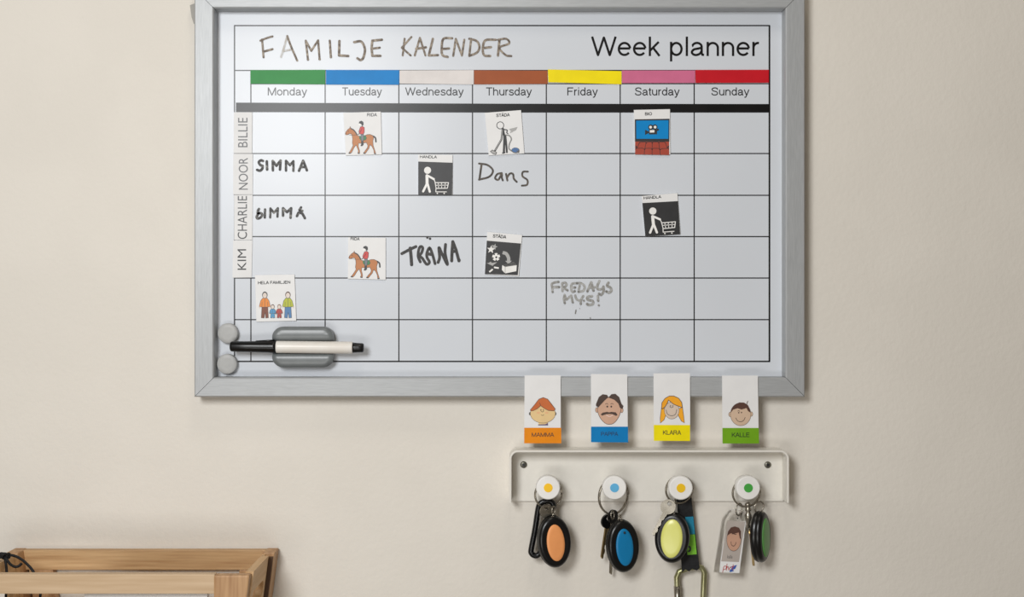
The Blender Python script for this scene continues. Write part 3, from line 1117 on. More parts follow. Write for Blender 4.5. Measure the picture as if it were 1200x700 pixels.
def dots(mb, mp, h, pts, r, mi):
    for x, y in pts:
        mb.disc(x, y, r, r * 1.1, mp, h, n=14, mi=mi)


c = tag_card('orange banded tag MAMMA with red-haired drawn face', 605, 435, [(76, 40), (405, 40), (406, 660), (72, 660)], 518,
             (232, 138, 12), 'MAMMA', (140, 342, 563, 600), (92, 56, 24))
c.part('drawn_face', [material('mamma_skin', (226, 194, 138), 0.45), M_line2, material('mamma_blush', (228, 176, 128), 0.45),
                      material('mamma_collar', (96, 82, 116), 0.45), M_gunline],
       lambda mb, mp, h: (shape(mb, mp, h, [(205, 455), (285, 455), (288, 496), (198, 496)], 0),
                          mb.poly([(198, 488), (262, 486), (286, 474), (288, 497), (198, 497)], mp, h + E, None, 3),
                          mb.disc(125, 390, 10, 15, mp, h, mi=4), mb.disc(354, 390, 10, 15, mp, h, mi=4),
                          mb.disc(241, 388, 115, 88, mp, h + E * 2, mi=1), mb.disc(241, 388, 112, 85, mp, h + E * 3, mi=0),
                          mb.disc(200, 381, 16, 9, mp, h + E * 4, mi=2), mb.disc(276, 381, 16, 9, mp, h + E * 4, mi=2),
                          dots(mb, mp, h + E * 4, [(224, 354), (246, 356)], 5, 1),
                          mb.stroke([(222, 362), (236, 374), (250, 366)], 4, mp, h + E * 5, True, 1),
                          mb.stroke([(226, 400), (238, 406), (250, 400)], 4, mp, h + E * 5, True, 1)))
c.part('drawn_hair', [material('red_hair_print', (196, 98, 36), 0.45, rgb2=(206, 108, 44)), M_line2],
       lambda mb, mp, h: (shape(mb, mp, h + 6 * E, [(128, 354), (165, 310), (205, 257), (245, 242), (285, 257), (320, 302), (354, 348), (340, 364),
                                                    (290, 360), (252, 340), (222, 316), (190, 345), (152, 363), (130, 364)], 0, 1, 4, False),
                          mb.stroke([(222, 316), (212, 290)], 4, mp, h + 8 * E, False, 1)))

c = tag_card('blue banded tag PAPPA with drawn moustached face', 685, 435, [(58, 28), (390, 30), (395, 652), (60, 650)], 508,
             (0, 122, 186), 'PAPPA', (150, 304, 557, 592), (14, 54, 92))
c.part('drawn_face', [material('pappa_skin', (206, 164, 138), 0.45), M_line2, material('pappa_mouth', (232, 200, 190), 0.45)],
       lambda mb, mp, h: (mb.disc(112, 356, 15, 24, mp, h, mi=1), mb.disc(112, 356, 12, 21, mp, h + E, mi=0),
                          mb.disc(338, 358, 15, 24, mp, h, mi=1), mb.disc(338, 358, 12, 21, mp, h + E, mi=0),
                          shape(mb, mp, h + 2 * E, [(118, 345), (127, 395), (152, 442), (190, 478), (225, 487), (265, 476), (302, 434), (324, 384),
                                                    (330, 330), (290, 270), (215, 238), (150, 280)], 0, 1, 4, True),
                          dots(mb, mp, h + 4 * E, [(207, 325), (243, 325)], 8, 1),
                          mb.stroke([(190, 302), (203, 296), (212, 304)], 4, mp, h + 4 * E, True, 1),
                          mb.stroke([(238, 302), (250, 296), (262, 304)], 4, mp, h + 4 * E, True, 1),
                          mb.stroke([(198, 402), (228, 416), (258, 402)], 6, mp, h + 4 * E, True, 2)))
M_dkhair = material('dark_brown_hair_print', (68, 50, 42), 0.45, rgb2=(78, 58, 48))
c.part('drawn_hair', [M_dkhair],
       lambda mb, mp, h: (shape(mb, mp, h + 5 * E, [(104, 302), (130, 238), (165, 212), (205, 218), (216, 240), (182, 270), (147, 308), (126, 332), (104, 320)], 0),
                          shape(mb, mp, h + 5 * E, [(216, 242), (245, 212), (280, 208), (315, 238), (336, 300), (354, 320), (345, 347), (322, 337), (308, 298), (270, 262)], 0)))
c.part('drawn_moustache', [M_dkhair],
       lambda mb, mp, h: shape(mb, mp, h + 6 * E, [(146, 397), (165, 380), (205, 373), (224, 378), (245, 373), (285, 378), (300, 402), (285, 409),
                                                   (250, 393), (224, 392), (195, 395), (160, 407)], 0))

c = tag_card('yellow banded tag with blonde pigtailed face', 760, 435, [(45, 22), (378, 20), (380, 637), (48, 637)], 492,
             (240, 222, 0), 'KLARA', (132, 298, 541, 580), (74, 68, 26))
M_blond = material('blonde_hair_print', (244, 164, 14), 0.45, rgb2=(250, 176, 30))
c.part('drawn_face', [material('klara_skin', (212, 192, 174), 0.45), M_gunline],
       lambda mb, mp, h: (mb.disc(212, 360, 69, 79, mp, h + 2 * E, mi=1), mb.disc(212, 360, 66, 76, mp, h + 3 * E, mi=0),
                          dots(mb, mp, h + 4 * E, [(201, 318), (222, 318)], 5, 1),
                          mb.stroke([(194, 326), (208, 334), (224, 328)], 5, mp, h + 4 * E, True, 1),
                          mb.stroke([(160, 355), (174, 393), (212, 408), (246, 393), (258, 350)], 5, mp, h + 4 * E, True, 1)))
c.part('drawn_hair', [M_blond, M_line2],
       lambda mb, mp, h: (shape(mb, mp, h + E, [(118, 335), (150, 345), (158, 400), (142, 445), (108, 474), (106, 430)], 0, 1, 4),
                          shape(mb, mp, h + E, [(272, 345), (310, 330), (320, 405), (328, 472), (300, 456), (272, 405)], 0, 1, 4),
                          shape(mb, mp, h + 6 * E, [(118, 334), (122, 290), (150, 250), (190, 228), (230, 228), (275, 248), (302, 285), (310, 334),
                                                    (278, 322), (228, 302), (182, 265), (166, 302), (148, 330), (124, 346)], 0, 1, 5)))


def kalle_face(mb, mp, h):
    mb.disc(136, 396, 14, 22, mp, h, mi=1)
    mb.disc(136, 396, 11, 19, mp, h + E, mi=0)
    mb.disc(330, 393, 14, 22, mp, h, mi=1)
    mb.disc(330, 393, 11, 19, mp, h + E, mi=0)
    mb.disc(232, 395, 95, 106, mp, h + 2 * E, mi=1)
    mb.disc(232, 395, 92, 103, mp, h + 3 * E, mi=0)
    dots(mb, mp, h + 4 * E, [(215, 381), (240, 379)], 6, 1)
    mb.stroke([(206, 366), (216, 362), (224, 368)], 4, mp, h + 4 * E, True, 1)
    mb.stroke([(188, 428), (205, 455), (235, 463), (260, 450), (273, 424)], 5, mp, h + 4 * E, True, 1)


def kalle_hair(mb, mp, h):
    shape(mb, mp, h + 5 * E, [(143, 380), (152, 340), (180, 306), (220, 287), (265, 289), (300, 314), (317, 350), (320, 380), (300, 366),
                              (285, 338), (240, 352), (205, 340), (165, 352)], 0)
    mb.stroke([(288, 305), (292, 285), (299, 276)], 5, mp, h + 6 * E, True, 0)


c = tag_card('green banded tag with short-haired smiling face', 838, 435, [(63, 42), (390, 42), (398, 662), (68, 662)], 520,
             (112, 164, 26), 'KALLE', (152, 315, 563, 602), (40, 56, 20))
M_kskin = material('kalle_skin', (206, 178, 152), 0.45)
M_khair = material('kalle_hair', (84, 54, 44), 0.45, rgb2=(94, 62, 50))
c.part('drawn_face', [M_kskin, M_line2], kalle_face)
c.part('drawn_hair', [M_khair], kalle_hair)

# ------------------------------------------------------------------ key rack
DR = 0.026
rack = empty('key_rack', W(761, 588, 0.0), 'white metal key rack with four round knob hooks under the whiteboard', 'key rack')
RX0, RX1 = W(597, 528, DR).x, W(925, 528, DR).x
RZ1 = W(0, 528, DR).z
RZ0 = W(0, 589.6, DR).z
PZ0 = W(0, 587.6, 0.003).z
th = 0.0021
R = 0.0085


def arch(inset):
    r = R - inset
    x0, x1, z1 = RX0 + inset, RX1 - inset, RZ1 - inset
    pts = [(x0, RZ0)]
    pts += [(x0 + r - r * math.cos(t), z1 - r + r * math.sin(t)) for t in [PI / 2 * i / 10 for i in range(11)]]
    pts += [(x1 - r + r * math.sin(t), z1 - r + r * math.cos(t)) for t in [PI / 2 * i / 10 for i in range(11)]]
    pts += [(x1, RZ0)]
    return pts


A_, B_ = arch(0), arch(th)
n = len(A_)
mb = MB()
e = 0.0006
vv = []
Am, Bm = arch(e), arch(th - e)
for pts, d in ((A_, 0.001), (A_, DR - e), (Am, DR), (Bm, DR), (B_, DR - e), (B_, 0.001)):
    vv += [(x, -d, z) for x, z in pts]
ff = []
for k_ in range(6):
    a, b = k_ * n, ((k_ + 1) % 6) * n
    for i in range(n - 1):
        ff.append([a + i, a + i + 1, b + i + 1, b + i])
ff.append([k_ * n for k_ in range(6)])
ff.append([k_ * n + n - 1 for k_ in reversed(range(6))])
mb.add(vv, ff)
mb.build('folded_rim', M_rack, rack, fix=True)
mb = MB()
inner = [(x, z) for x, z in arch(th * 0.5)]
inner[0] = (inner[0][0], PZ0)
inner[-1] = (inner[-1][0], PZ0)
mb.poly(inner, lambda x, y, h: Vector((x, -h, y)), 0.0008, 0.003)
mb.build('back_plate', M_rack, rack, fix=True)
M_screw = material('zinc_screw', (120, 118, 108), 0.35, 0.8)
for sx, sy in ((613.7, 545), (900, 545.2)):
    mb = MB()
    c0 = W(sx, sy, 0.0045)
    r = U(4.0, 0.0045)
    mb.lathe([(r, 0), (r, 0.0008), (r * .8, 0.0016), (r * .5, 0.0018), (0, 0.0018)], (c0.x, -0.003, c0.z), (0, -1, 0), 24)
    s = mb.build('screw', M_screw, rack)
    mb = MB()
    mb.box(c0.x - r * .42, c0.x + r * .42, -0.0053, -0.0046, c0.z - r * .42, c0.z + r * .42)
    mb.build('screw_recess', M_dark, s)
KN = [(642.4, 572, 'yellow', (255, 196, 0)), (720.2, 572, 'light blue', (92, 176, 220)), (798, 572.3, 'golden', (238, 192, 8)), (877, 572.2, 'green', (66, 164, 64))]
DK = 0.032
for kx, ky, cn, rgb in KN:
    c0 = W(kx, ky, DK)
    r = U(14.3, DK)
    mb = MB()
    mb.lathe([(r * .70, 0), (r * .70, 0.004), (r * .74, 0.014), (r * .93, 0.0175), (r * .985, 0.019), (r, 0.0215), (r, 0.0262), (r * .985, 0.0277), (r * .95, 0.0286), (r * .91, 0.029), (r * .88, 0.029), (r * .5, 0.029), (0, 0.029)],
             (c0.x, -0.003, c0.z), (0, -1, 0), 48)
    hk = mb.build('knob_hook', M_knob, rack)
    mb = MB()
    mb.lathe([(U(5.2, DK), 0), (U(5.2, DK), 0.0003), (0, 0.0003)], (c0.x, -0.0320, c0.z), (0, -1, 0), 32, smooth=False)
    st = mb.build('dot_sticker', material(cn.replace(' ', '_') + '_sticker', rgb, 0.45), hk)
    st['label'] = f'{cn} dot'


# ------------------------------------------------------------------ key bunches
def rotm(yaw=0, tilt=0, pitch=0):
    """pitch about x, then in-plane tilt about y (positive leans the top right), then yaw about z"""
    return Matrix.Rotation(yaw, 3, 'Z') @ Matrix.Rotation(tilt, 3, 'Y') @ Matrix.Rotation(pitch, 3, 'X')


def fob(parent, c, rx, rz, M, inlay, label, ix=0.54, iz=0.70, thick=0.0115):
    """oval finder fob: black case with seam, coloured inlay, eyelet"""
    c = Vector(c)
    n = 64
    t = thick / 2
    prof_ = [(0.0, t * .92), (0.55, t * .93), (0.74, t * .95), (0.80, t), (0.90, t * .88), (0.965, t * .62), (0.985, t * .2), (0.972, t * .13), (0.972, -t * .13), (0.985, -t * .2),
             (0.965, -t * .62), (0.90, -t * .88), (0.80, -t), (0.0, -t)]
    prof_[6] = (1.0, t * .25)
    prof_[9] = (1.0, -t * .25)
    vv, ff = [], []
    for s, y in prof_:
        for i in range(n):
            a = 2 * PI * i / n
            vv.append(c + M @ Vector((max(s, 1e-4) * rx * math.cos(a), -y, max(s, 1e-4) * rz * math.sin(a))))
    m = len(prof_)
    for k in range(m - 1):
        for i in range(n):
            ff.append([k * n + i, (k + 1) * n + i, (k + 1) * n + (i + 1) % n, k * n + (i + 1) % n])
    mb = MB()
    mb.add(vv, ff, 0, True)
    body = mb.build('finder_fob', M_blackplastic, parent, fix=True)
    body['label'] = label
    mb = MB()
    vv, ff = [], []
    pr = [(1.0, 0.0), (1.0, 0.0006), (0.95, 0.0011), (0.7, 0.0014), (0.0, 0.0016)]
    for s, y in pr:
        for i in range(n):
            a = 2 * PI * i / n
            vv.append(c + M @ Vector((max(s, 1e-4) * rx * ix * math.cos(a), -(t * .92 + y), rz * -0.02 + max(s, 1e-4) * rz * iz * math.sin(a))))
    for k in range(len(pr) - 1):
        for i in range(n):
            ff.append([k * n + i, (k + 1) * n + i, (k + 1) * n + (i + 1) % n, k * n + (i + 1) % n])
    mb.add(vv, ff, 0, True)
    mb.build('coloured_inlay', inlay, body, fix=True)
    mb = MB()
    mb.ring(c + M @ Vector((0, -t * .5, rz * .88)), 0.0022, 0.0006, M, 20)
    mb.build('eyelet', M_steel, body)
    return body


def key(parent, top, bot, head_r, mat, M, label=None, head_mat=None, blade_w=0.0035):
    """flat key: round bow with hole, notched blade, running from the bow centre 'top' to the tip 'bot'"""
    top, bot = Vector(top), Vector(bot)
    ax = (bot - top)
    L = ax.length
    ax.normalize()
    side = M @ Vector((1, 0, 0))
    side = (side - ax * side.dot(ax)).normalized()
    nrm = side.cross(ax)
    mb = MB()
    n = 28
    th_ = 0.0011
    hr = head_r
    ho = -hr * 0.45
    # bow as ring with hole
    vv = []
    for sg in (1, -1):
        for rr, oy in ((hr, 0), (hr * .30, ho)):
            for i in range(n):
                a = 2 * PI * i / n
                vv.append(top + side * (rr * math.cos(a)) + ax * (rr * math.sin(a) + oy) + nrm * (th_ * sg))
    ff = []
    for i in range(n):
        j = (i + 1) % n
        ff += [[i, j, n + j, n + i], [2 * n + i, 3 * n + i, 3 * n + j, 2 * n + j], [i, 2 * n + i, 2 * n + j, j],
               [n + i, n + j, 3 * n + j, 3 * n + i]]
    mb.add(vv, ff)
    bow_mat = head_mat or mat
    if head_mat:
        o1 = mb.build('key', bow_mat, parent, fix=True)
        mb = MB()
    # blade with bitting
    w = blade_w
    prof = [(w * .6, hr * .9), (w * .6, hr * 1.25), (w * .5, hr * 1.3)]
    s0 = hr * 1.5
    steps = 6
    cut = [.5, .22, .42, .12, .40, .2]
    for i in range(steps):
        a = s0 + (L - s0) * i / steps
        b = s0 + (L - s0) * (i + .6) / steps
        prof += [(w * cut[i], a), (w * cut[i], b)]
    prof += [(w * .1, L)]
    left = [(-w * .5, L - w * .5), (-w * .5, hr * .9)]
    pts = prof + [(-w * .1, L)] + left
    vv = [top + side * x + ax * y + nrm * th_ * .9 for x, y in pts] + [top + side * x + ax * y - nrm * th_ * .9 for x, y in pts]
    m = len(pts)
    ff = [list(range(m)), [m + i for i in reversed(range(m))]] + [[i, m + i, m + (i + 1) % m, (i + 1) % m] for i in range(m)]
    mb.add(vv, ff)
    if head_mat:
        mb.build('key_blade', mat, o1, fix=True)
        o = o1
    else:
        o = mb.build('key', mat, parent, fix=True)
    if label:
        o['label'] = label
    return o


def link(parent, c, R, M, r=0.0006, ry=None):
    mb = MB()
    mb.ring(c, R, r, M, 24, ry=ry)
    return mb.build('link_ring', M_steel, parent)


def split_ring(parent, c, R, M):
    mb = MB()
    c = Vector(c)
    path = [c + M @ Vector((R * math.cos(2 * PI * i / 40), -0.0009 + 0.0018 * (i / 80.0), R * math.sin(2 * PI * i / 40))) for i in range(78)]
    mb.tube(path, 0.00095, 8)
    return mb.build('split_ring', M_steel, parent)


GB = 'key bunches on the rack'
# bunch with orange fob
def zp(ox, oy, k):
    return lambda x, y, d: W(x / k + ox, y / k + oy, d)


Z = zp(610, 550, 5.385)
b1 = empty('key_bunch', W(642.4, 581, 0.016), 'key bunch with orange fob and black carabiner on the leftmost knob', 'keys', GB)
split_ring(b1, Z(176, 160, 0.0145), U(16.2, 0.0145), rotm(0.25, 0, 0.0))
mb = MB()
path = [Z(*p, 0.0150) for p in [(205, 258), (207, 225), (190, 205), (160, 203), (128, 215), (112, 250), (92, 380), (68, 505), (70, 532), (88, 546), (112, 541), (135, 500), (165, 400), (185, 320)]]
mb.tube(smooth_path(path, 5), U(3.4, 0.015), 12, radii=None)
cb = mb.build('carabiner', material('black_anodised_metal', (18, 18, 19), 0.25, 0.3), b1)
cb['label'] = 'black carabiner'
key(b1, Z(165, 268, 0.0205), Z(205, 440, 0.0190), U(8.4, 0.02), M_steel, rotm(0.3), 'round steel key')
link(b1, Z(208, 262, 0.0235), U(3.2, 0.02), rotm(1.0, 0.1), ry=U(5.0, 0.02))
link(b1, Z(212, 305, 0.0245), U(2.6, 0.02), rotm(0.35, 0, 0.2), ry=U(4.6, 0.02))
fob(b1, Z(211, 456, 0.0245), U(20.2, 0.026), U(30.8, 0.026), rotm(0.28, -0.10, 0.0),
    material('peach_orange_inlay', (240, 160, 98), 0.4), 'oval fob with orange centre')

# bunch with blue fob
Z = zp(690, 550, 5.385)
b2 = empty('key_bunch', W(720.2, 581, 0.016), 'key bunch with blue fob on the second knob from the left', 'keys', GB)
split_ring(b2, Z(155, 170, 0.0145), U(21.3, 0.0145), rotm(0.60, 0, 0.0))
key(b2, Z(118, 330, 0.0150), Z(84, 566, 0.0140), U(8.6, 0.014), M_brass, rotm(0.5), 'brass-toned key with black head', M_blackplastic)
key(b2, Z(150, 300, 0.0175), Z(140, 664, 0.0100), U(8.2, 0.014), M_steel, rotm(0.8), 'steel key with black head', M_blackplastic)
link(b2, Z(150, 290, 0.0205), U(3.0, 0.02), rotm(0.8), ry=U(4.8, 0.02))
link(b2, Z(196, 312, 0.0235), U(2.6, 0.02), rotm(1.0, 0.3), ry=U(4.4, 0.02))
link(b2, Z(206, 340, 0.0250), U(2.6, 0.02), rotm(0.2, 0, 0.2), ry=U(4.2, 0.02))
f2 = fob(b2, Z(212, 484, 0.0245), U(20.0, 0.026), U(31.2, 0.026), rotm(0.32, -0.08, 0.0),
         material('blue_inlay', (10, 122, 176), 0.35), 'oval fob with blue centre')
mb = MB()
cdot = Z(221, 393, 0.0245) + Vector((0, -0.0068, 0))
mb.lathe([(0.0011, 0), (0.0011, 0.0009), (0, 0.00091)], cdot, (0, -1, 0), 12)
mb.build('indicator_dot', M_dark, f2)

# bunch with yellow fob, strap and olive carabiner
Z = zp(755, 550, 4.667)
b3 = empty('key_bunch', W(796, 576, 0.016), 'key bunch with yellow fob, black strap and olive carabiner', 'keys', GB)
split_ring(b3, Z(192, 112, 0.0150), U(16.4, 0.0150), rotm(0.2, 0, 0.10))
mb = MB()
M_web = material('black_webbing', (16, 16, 18), 0.8, rgb2=(26, 26, 28), scale=400, bump=0.3, bump_scale=900)
for (d0, d1, q) in ((0.0050, 0.0080, [(178, 162), (258, 162), (303, 540), (288, 556), (262, 545), (245, 560), (225, 548), (206, 566)]),
                    (0.0079, 0.0124, [(178, 162), (258, 162), (303, 540), (288, 556), (262, 545), (245, 560), (225, 548), (206, 566)])):
    mb.poly([(x, y) for x, y in q], lambda x, y, h: Z(x, y, h), d0, d1)
mb.tube([Z(176, 166, 0.0088), Z(258, 166, 0.0088)], 0.0022, 12)
strap = mb.build('strap', M_web, b3, fix=True)
mb = MB()
mb.poly([(224, 262), (268, 260), (277, 356), (230, 358)], lambda x, y, h: Z(x, y, h), 0.0125, 0.0128)
mb.build('blue_patch', material('blue_woven_patch', (0, 126, 160), 0.6, rgb2=(20, 140, 170), scale=500), strap)
mb = MB()
mb.poly([(230, 359), (277, 357), (287, 466), (236, 470)], lambda x, y, h: Z(x, y, h), 0.0125, 0.0128)
mb.build('green_patch', material('green_woven_patch', (116, 186, 40), 0.6, rgb2=(128, 196, 52), scale=500), strap)
mb = MB()
mb.stroke([(243, 424), (250, 428), (251, 444), (243, 450)], 9, lambda x, y, h: Z(x, y, h), 0.01295, True)
mb.build('printed_letter', M_dark, strap)
mb = MB()
oct_ = [Z(205, 556, 0.0085), Z(192, 560, 0.0085), Z(178, 590, 0.0085), Z(182, 700, 0.0085), Z(190, 830, 0.0085), Z(215, 880, 0.0085), Z(262, 890, 0.0085), Z(300, 870, 0.0085),
        Z(312, 820, 0.0085), Z(322, 700, 0.0085), Z(328, 566, 0.0085), Z(314, 540, 0.0085), Z(296, 534, 0.0085), Z(250, 540, 0.0085)]
mb.tube(oct_, U(3.4, 0.0085), 8, closed=True)
oc = mb.build('carabiner', material('olive_metal', (150, 148, 108), 0.32, 0.75, (172, 170, 132), 60), b3)
oc['label'] = 'olive metal carabiner'
mb = MB()
mb.tube([Z(180, 640, 0.0085), Z(187, 800, 0.0085)], U(4.1, 0.0085), 10)
mb.build('carabiner_gate', M_steel, oc)
key(b3, Z(130, 208, 0.0225), Z(50, 364, 0.0310), U(9.0, 0.024), M_steel, rotm(-0.2), 'steel key with round head', blade_w=0.0042)
link(b3, Z(168, 185, 0.0200), U(2.8, 0.02), rotm(1.1), ry=U(4.4, 0.02))
fob(b3, Z(153, 374, 0.0225), U(20.4, 0.026), U(29.6, 0.026), rotm(-0.22, 0.06, -0.06),
    material('pale_yellow_inlay', (226, 226, 122), 0.28, rgb2=(230, 230, 130)), 'oval fob with yellow centre', 0.62, 0.76)

# bunch with photo holder and green fob
Z = zp(830, 550, 5.0)
b4 = empty('key_bunch', W(876, 578, 0.016), 'key bunch with green fob and clear photo holder on the rightmost knob', 'keys', GB)
split_ring(b4, Z(223, 138, 0.0150), U(16.6, 0.0150), rotm(0.15, 0, 0.06))
M_clear = material('clear_acrylic', (250, 250, 248), 0.06, transmission=1.0, spec=0.5)
M_clear.node_tree.nodes['Principled BSDF'].inputs['IOR'].default_value = 1.3
mb = MB()


def hold(x, y, h):
    # the holder is turned about its vertical axis: its right edge comes forward, its left rim recedes
    return Z(x, y, 0.0135 + h)


front = [(142, 240), (205, 240), (224, 302), (181, 611), (64, 606), (97, 300)]
back = [(142 - 16, 236), (205 - 30, 240), (224 - 34, 300), (181 - 34, 608), (64 - 33, 606), (97 - 17, 292)]
n = len(front)
vf = [Z(x, y, 0.0195) for x, y in front]
vb = [Z(x, y, 0.0135) for x, y in back]
mb.add(vf + vb, [list(range(n)), [n + i for i in reversed(range(n))]] + [[i, n + i, n + (i + 1) % n, (i + 1) % n] for i in range(n)])
ho = mb.build('photo_holder', M_clear, b4, fix=True)
ho['label'] = 'clear acrylic photo holder'
DPH = 0.0201


def photo(x, y, h):
    return Z(x, y, DPH + h)


mb = MB()
mb.poly([(70, 545), (113, 302), (221, 306), (182, 610), (66, 605)], photo, -0.0005, -0.0001)
mb.build('insert_paper', M_paper, ho)
mb = MB()
mb.poly([(112, 300), (217, 308), (180, 545), (76, 541)], photo, 0.0)
mb.build('portrait_background', material('portrait_taupe', (178, 168, 160), 0.4), ho)


def pm(x, y, h):
    # squeeze the drawn face of the tag onto the holder
    u, v = (x - 232) / 92, (y - 395) / 103
    return photo(150 + u * 41 + v * -4, 412 + v * 68 + u * 4, h)


mb = MB()
mb.disc(232, 395, 95, 106, pm, 2 * E, mi=1)
mb.disc(232, 395, 91, 102, pm, 3 * E, mi=0)
mb.stroke([(206, 350), (216, 346), (250, 350), (262, 346)], 6, pm, 4 * E, True, 1)
mb.stroke([(196, 420), (205, 445), (232, 455), (255, 440), (262, 420)], 6, pm, 4 * E, True, 1)
mb.build('drawn_face', [material('portrait_skin', (196, 152, 128), 0.4), M_line2], ho)
mb = MB()
mb.poly([(140, 370), (150, 330), (185, 292), (235, 280), (290, 288), (318, 318), (322, 390), (308, 378), (290, 330), (235, 345), (185, 345)], pm, 5 * E)
mb.build('drawn_hair', M_khair, ho)
mb = MB()
lettering(mb, 'kalle', 112, 142, 504, 524, photo, 2 * E, 0.06)
mb.build('printed_name', M_gunline, ho)
mb = MB()
for i, s in enumerate(([(84, 606), (92, 572), (104, 570), (104, 584), (90, 590)], [(110, 556), (106, 594)], [(107, 582), (116, 572), (120, 592)],
          [(130, 574), (124, 584), (130, 592), (138, 584), (130, 574)], [(146, 560), (142, 592)], [(138, 572), (154, 570)])):
    mb.stroke(s, 3.6, photo, 2 * E + i * E * .3, True)
mb.build('brand_lettering', material('logo_red', (176, 60, 60), 0.4), ho)
mb = MB()
mb.poly([(122, 600), (140, 578), (132, 572), (168, 562), (158, 584), (146, 590), (150, 598), (130, 604)], photo, 3 * E)
mb.build('brand_mark', material('logo_blue', (46, 96, 176), 0.4), ho)
mb = MB()
mb.disc(172, 289, 4, 4, photo, -0.0003)
mb.build('rivet_dot', M_dark, ho)
link(b4, Z(180, 236, 0.0190), U(4.4, 0.02), rotm(0.5, 0.2), 0.0007, ry=U(7.0, 0.02))
# lobster clasp
mb = MB()
c0, c1 = Z(232, 196, 0.0235), Z(236, 345, 0.0235)
ax = (c1 - c0).normalized()
u = U(1, 0.0235) / 5
mb.lathe([(10 * u, 0), (18 * u, 6 * u), (18 * u, 16 * u), (12 * u, 24 * u), (16 * u, 34 * u), (19 * u, 44 * u), (12 * u, 54 * u), (15 * u, 62 * u), (21 * u, 76 * u), (20 * u, 92 * u), (14 * u, 112 * u), (7 * u, 132 * u), (6 * u, 150 * u), (2 * u, 152 * u)],
         c0, ax, 20)
mb.build('swivel_clasp', M_steel, b4)
link(b4, Z(234, 345, 0.0235), U(3.6, 0.02), rotm(0.9, -0.3), 0.0007, ry=U(5.0, 0.02))
key(b4, Z(248, 372, 0.0215), Z(267, 566, 0.0180), U(4.6, 0.02), M_brass, rotm(1.25), 'brass key seen edge on', blade_w=0.0055)
link(b4, Z(298, 222, 0.0185), U(5.4, 0.0185), rotm(0.25, 0.5), 0.0007, ry=U(6.6, 0.0185))
fob(b4, Z(305, 396, 0.0250), U(19.2, 0.026), U(30.4, 0.026), rotm(1.02, -0.07, 0.0),
    material('green_inlay', (88, 148, 74), 0.4), 'oval fob with green centre turned sideways', 0.62, 0.76)

# ------------------------------------------------------------------ wooden crate
def wood(name, grain, c1, c2):
    st = {'x': (3, 40, 55), 'y': (55, 3, 55), 'z': (55, 40, 3)}[grain]
    return material(name, c1, 0.55, rgb2=c2, scale=4.5, stretch=st, lo=0.30, hi=0.70, bump=0.08, detail=8.0)


M_wx = wood('oak_along', 'x', (172, 131, 86), (210, 173, 126))
M_wpale = wood('pale_oak_along', 'x', (190, 160, 124), (208, 180, 146))
M_wy = wood('oak_across', 'y', (196, 156, 108), (214, 178, 132))
M_wz = wood('oak_upright', 'z', (160, 118, 78), (200, 160, 116))
CZ = Z0 - 0.2452
CH = 0.105
crate = empty('wooden_crate', (-0.3575, -0.058, CZ - CH), 'light oak slatted crate with tapered sides on the wall at lower left', 'crate')
XR, XL = -0.2285, -0.4870
YB, YF = -0.0022, -0.1136
SL = 0.13       # inward slope of the ends per metre of height


def tap(x, z):
    """taper: ends lean inward towards the bottom"""
    k = (CZ - z) * SL
    return x - k if x > (XL + XR) / 2 else x + k


def plank(name, mat, x0, x1, y0, y1, z0, z1, taper=(True, True), bevel=0.0009, parent=None):
    q = []
    for z in (z0, z1):
        xa = tap(x0, z) if taper[0] else x0
        xb = tap(x1, z) if taper[1] else x1
        q += [(xa, y0, z), (xb, y0, z), (xb, y1, z), (xa, y1, z)]
    mb = MB()
    mb.hexa(q, 0, bevel)
    return mb.build(name, mat, parent or crate)


tb = 0.009
# back frame: rails and stiles
plank('back_rail', M_wx, XL + 0.008, XR - 0.008, YB - tb, YB, CZ - 0.0192, CZ)
plank('back_rail', M_wx, XL + 0.008, XR - 0.008, YB - tb, YB, CZ - CH, CZ - CH + 0.035)
for xs in ((XL + 0.014, -0.4495), (-0.2630, XR - 0.0115)):
    plank('back_stile', M_wz, xs[0], xs[1], YB - tb + 0.0002, YB - 0.0002, CZ - CH + 0.035, CZ - 0.0192)
# front frame
FXL, FXR = -0.4620, -0.2665
plank('front_rail', M_wpale, FXL, FXR + 0.001, YF, YF + tb, CZ - 0.0188, CZ - 0.0012, (False, False))
plank('front_rail', M_wpale, FXL, FXR, YF, YF + tb, CZ - CH, CZ - CH + 0.045, (False, False))
plank('corner_post', M_wz, FXR, -0.2340, YF - 0.0004, YF + tb + 0.001, CZ - CH, CZ - 0.002, (False, True), 0.0018)
plank('corner_post', M_wz, -0.4815, FXL + 0.0005, YF - 0.0004, YF + tb + 0.001, CZ - CH, CZ - 0.002, (True, False), 0.0018)
plank('corner_post', M_wz, XR - 0.0115, XR, YB - 0.0235, YB, CZ - CH, CZ + 0.0006, bevel=0.0012)
plank('corner_post', M_wz, XL, XL + 0.0115, YB - 0.0235, YB, CZ - CH, CZ + 0.0006, bevel=0.0012)


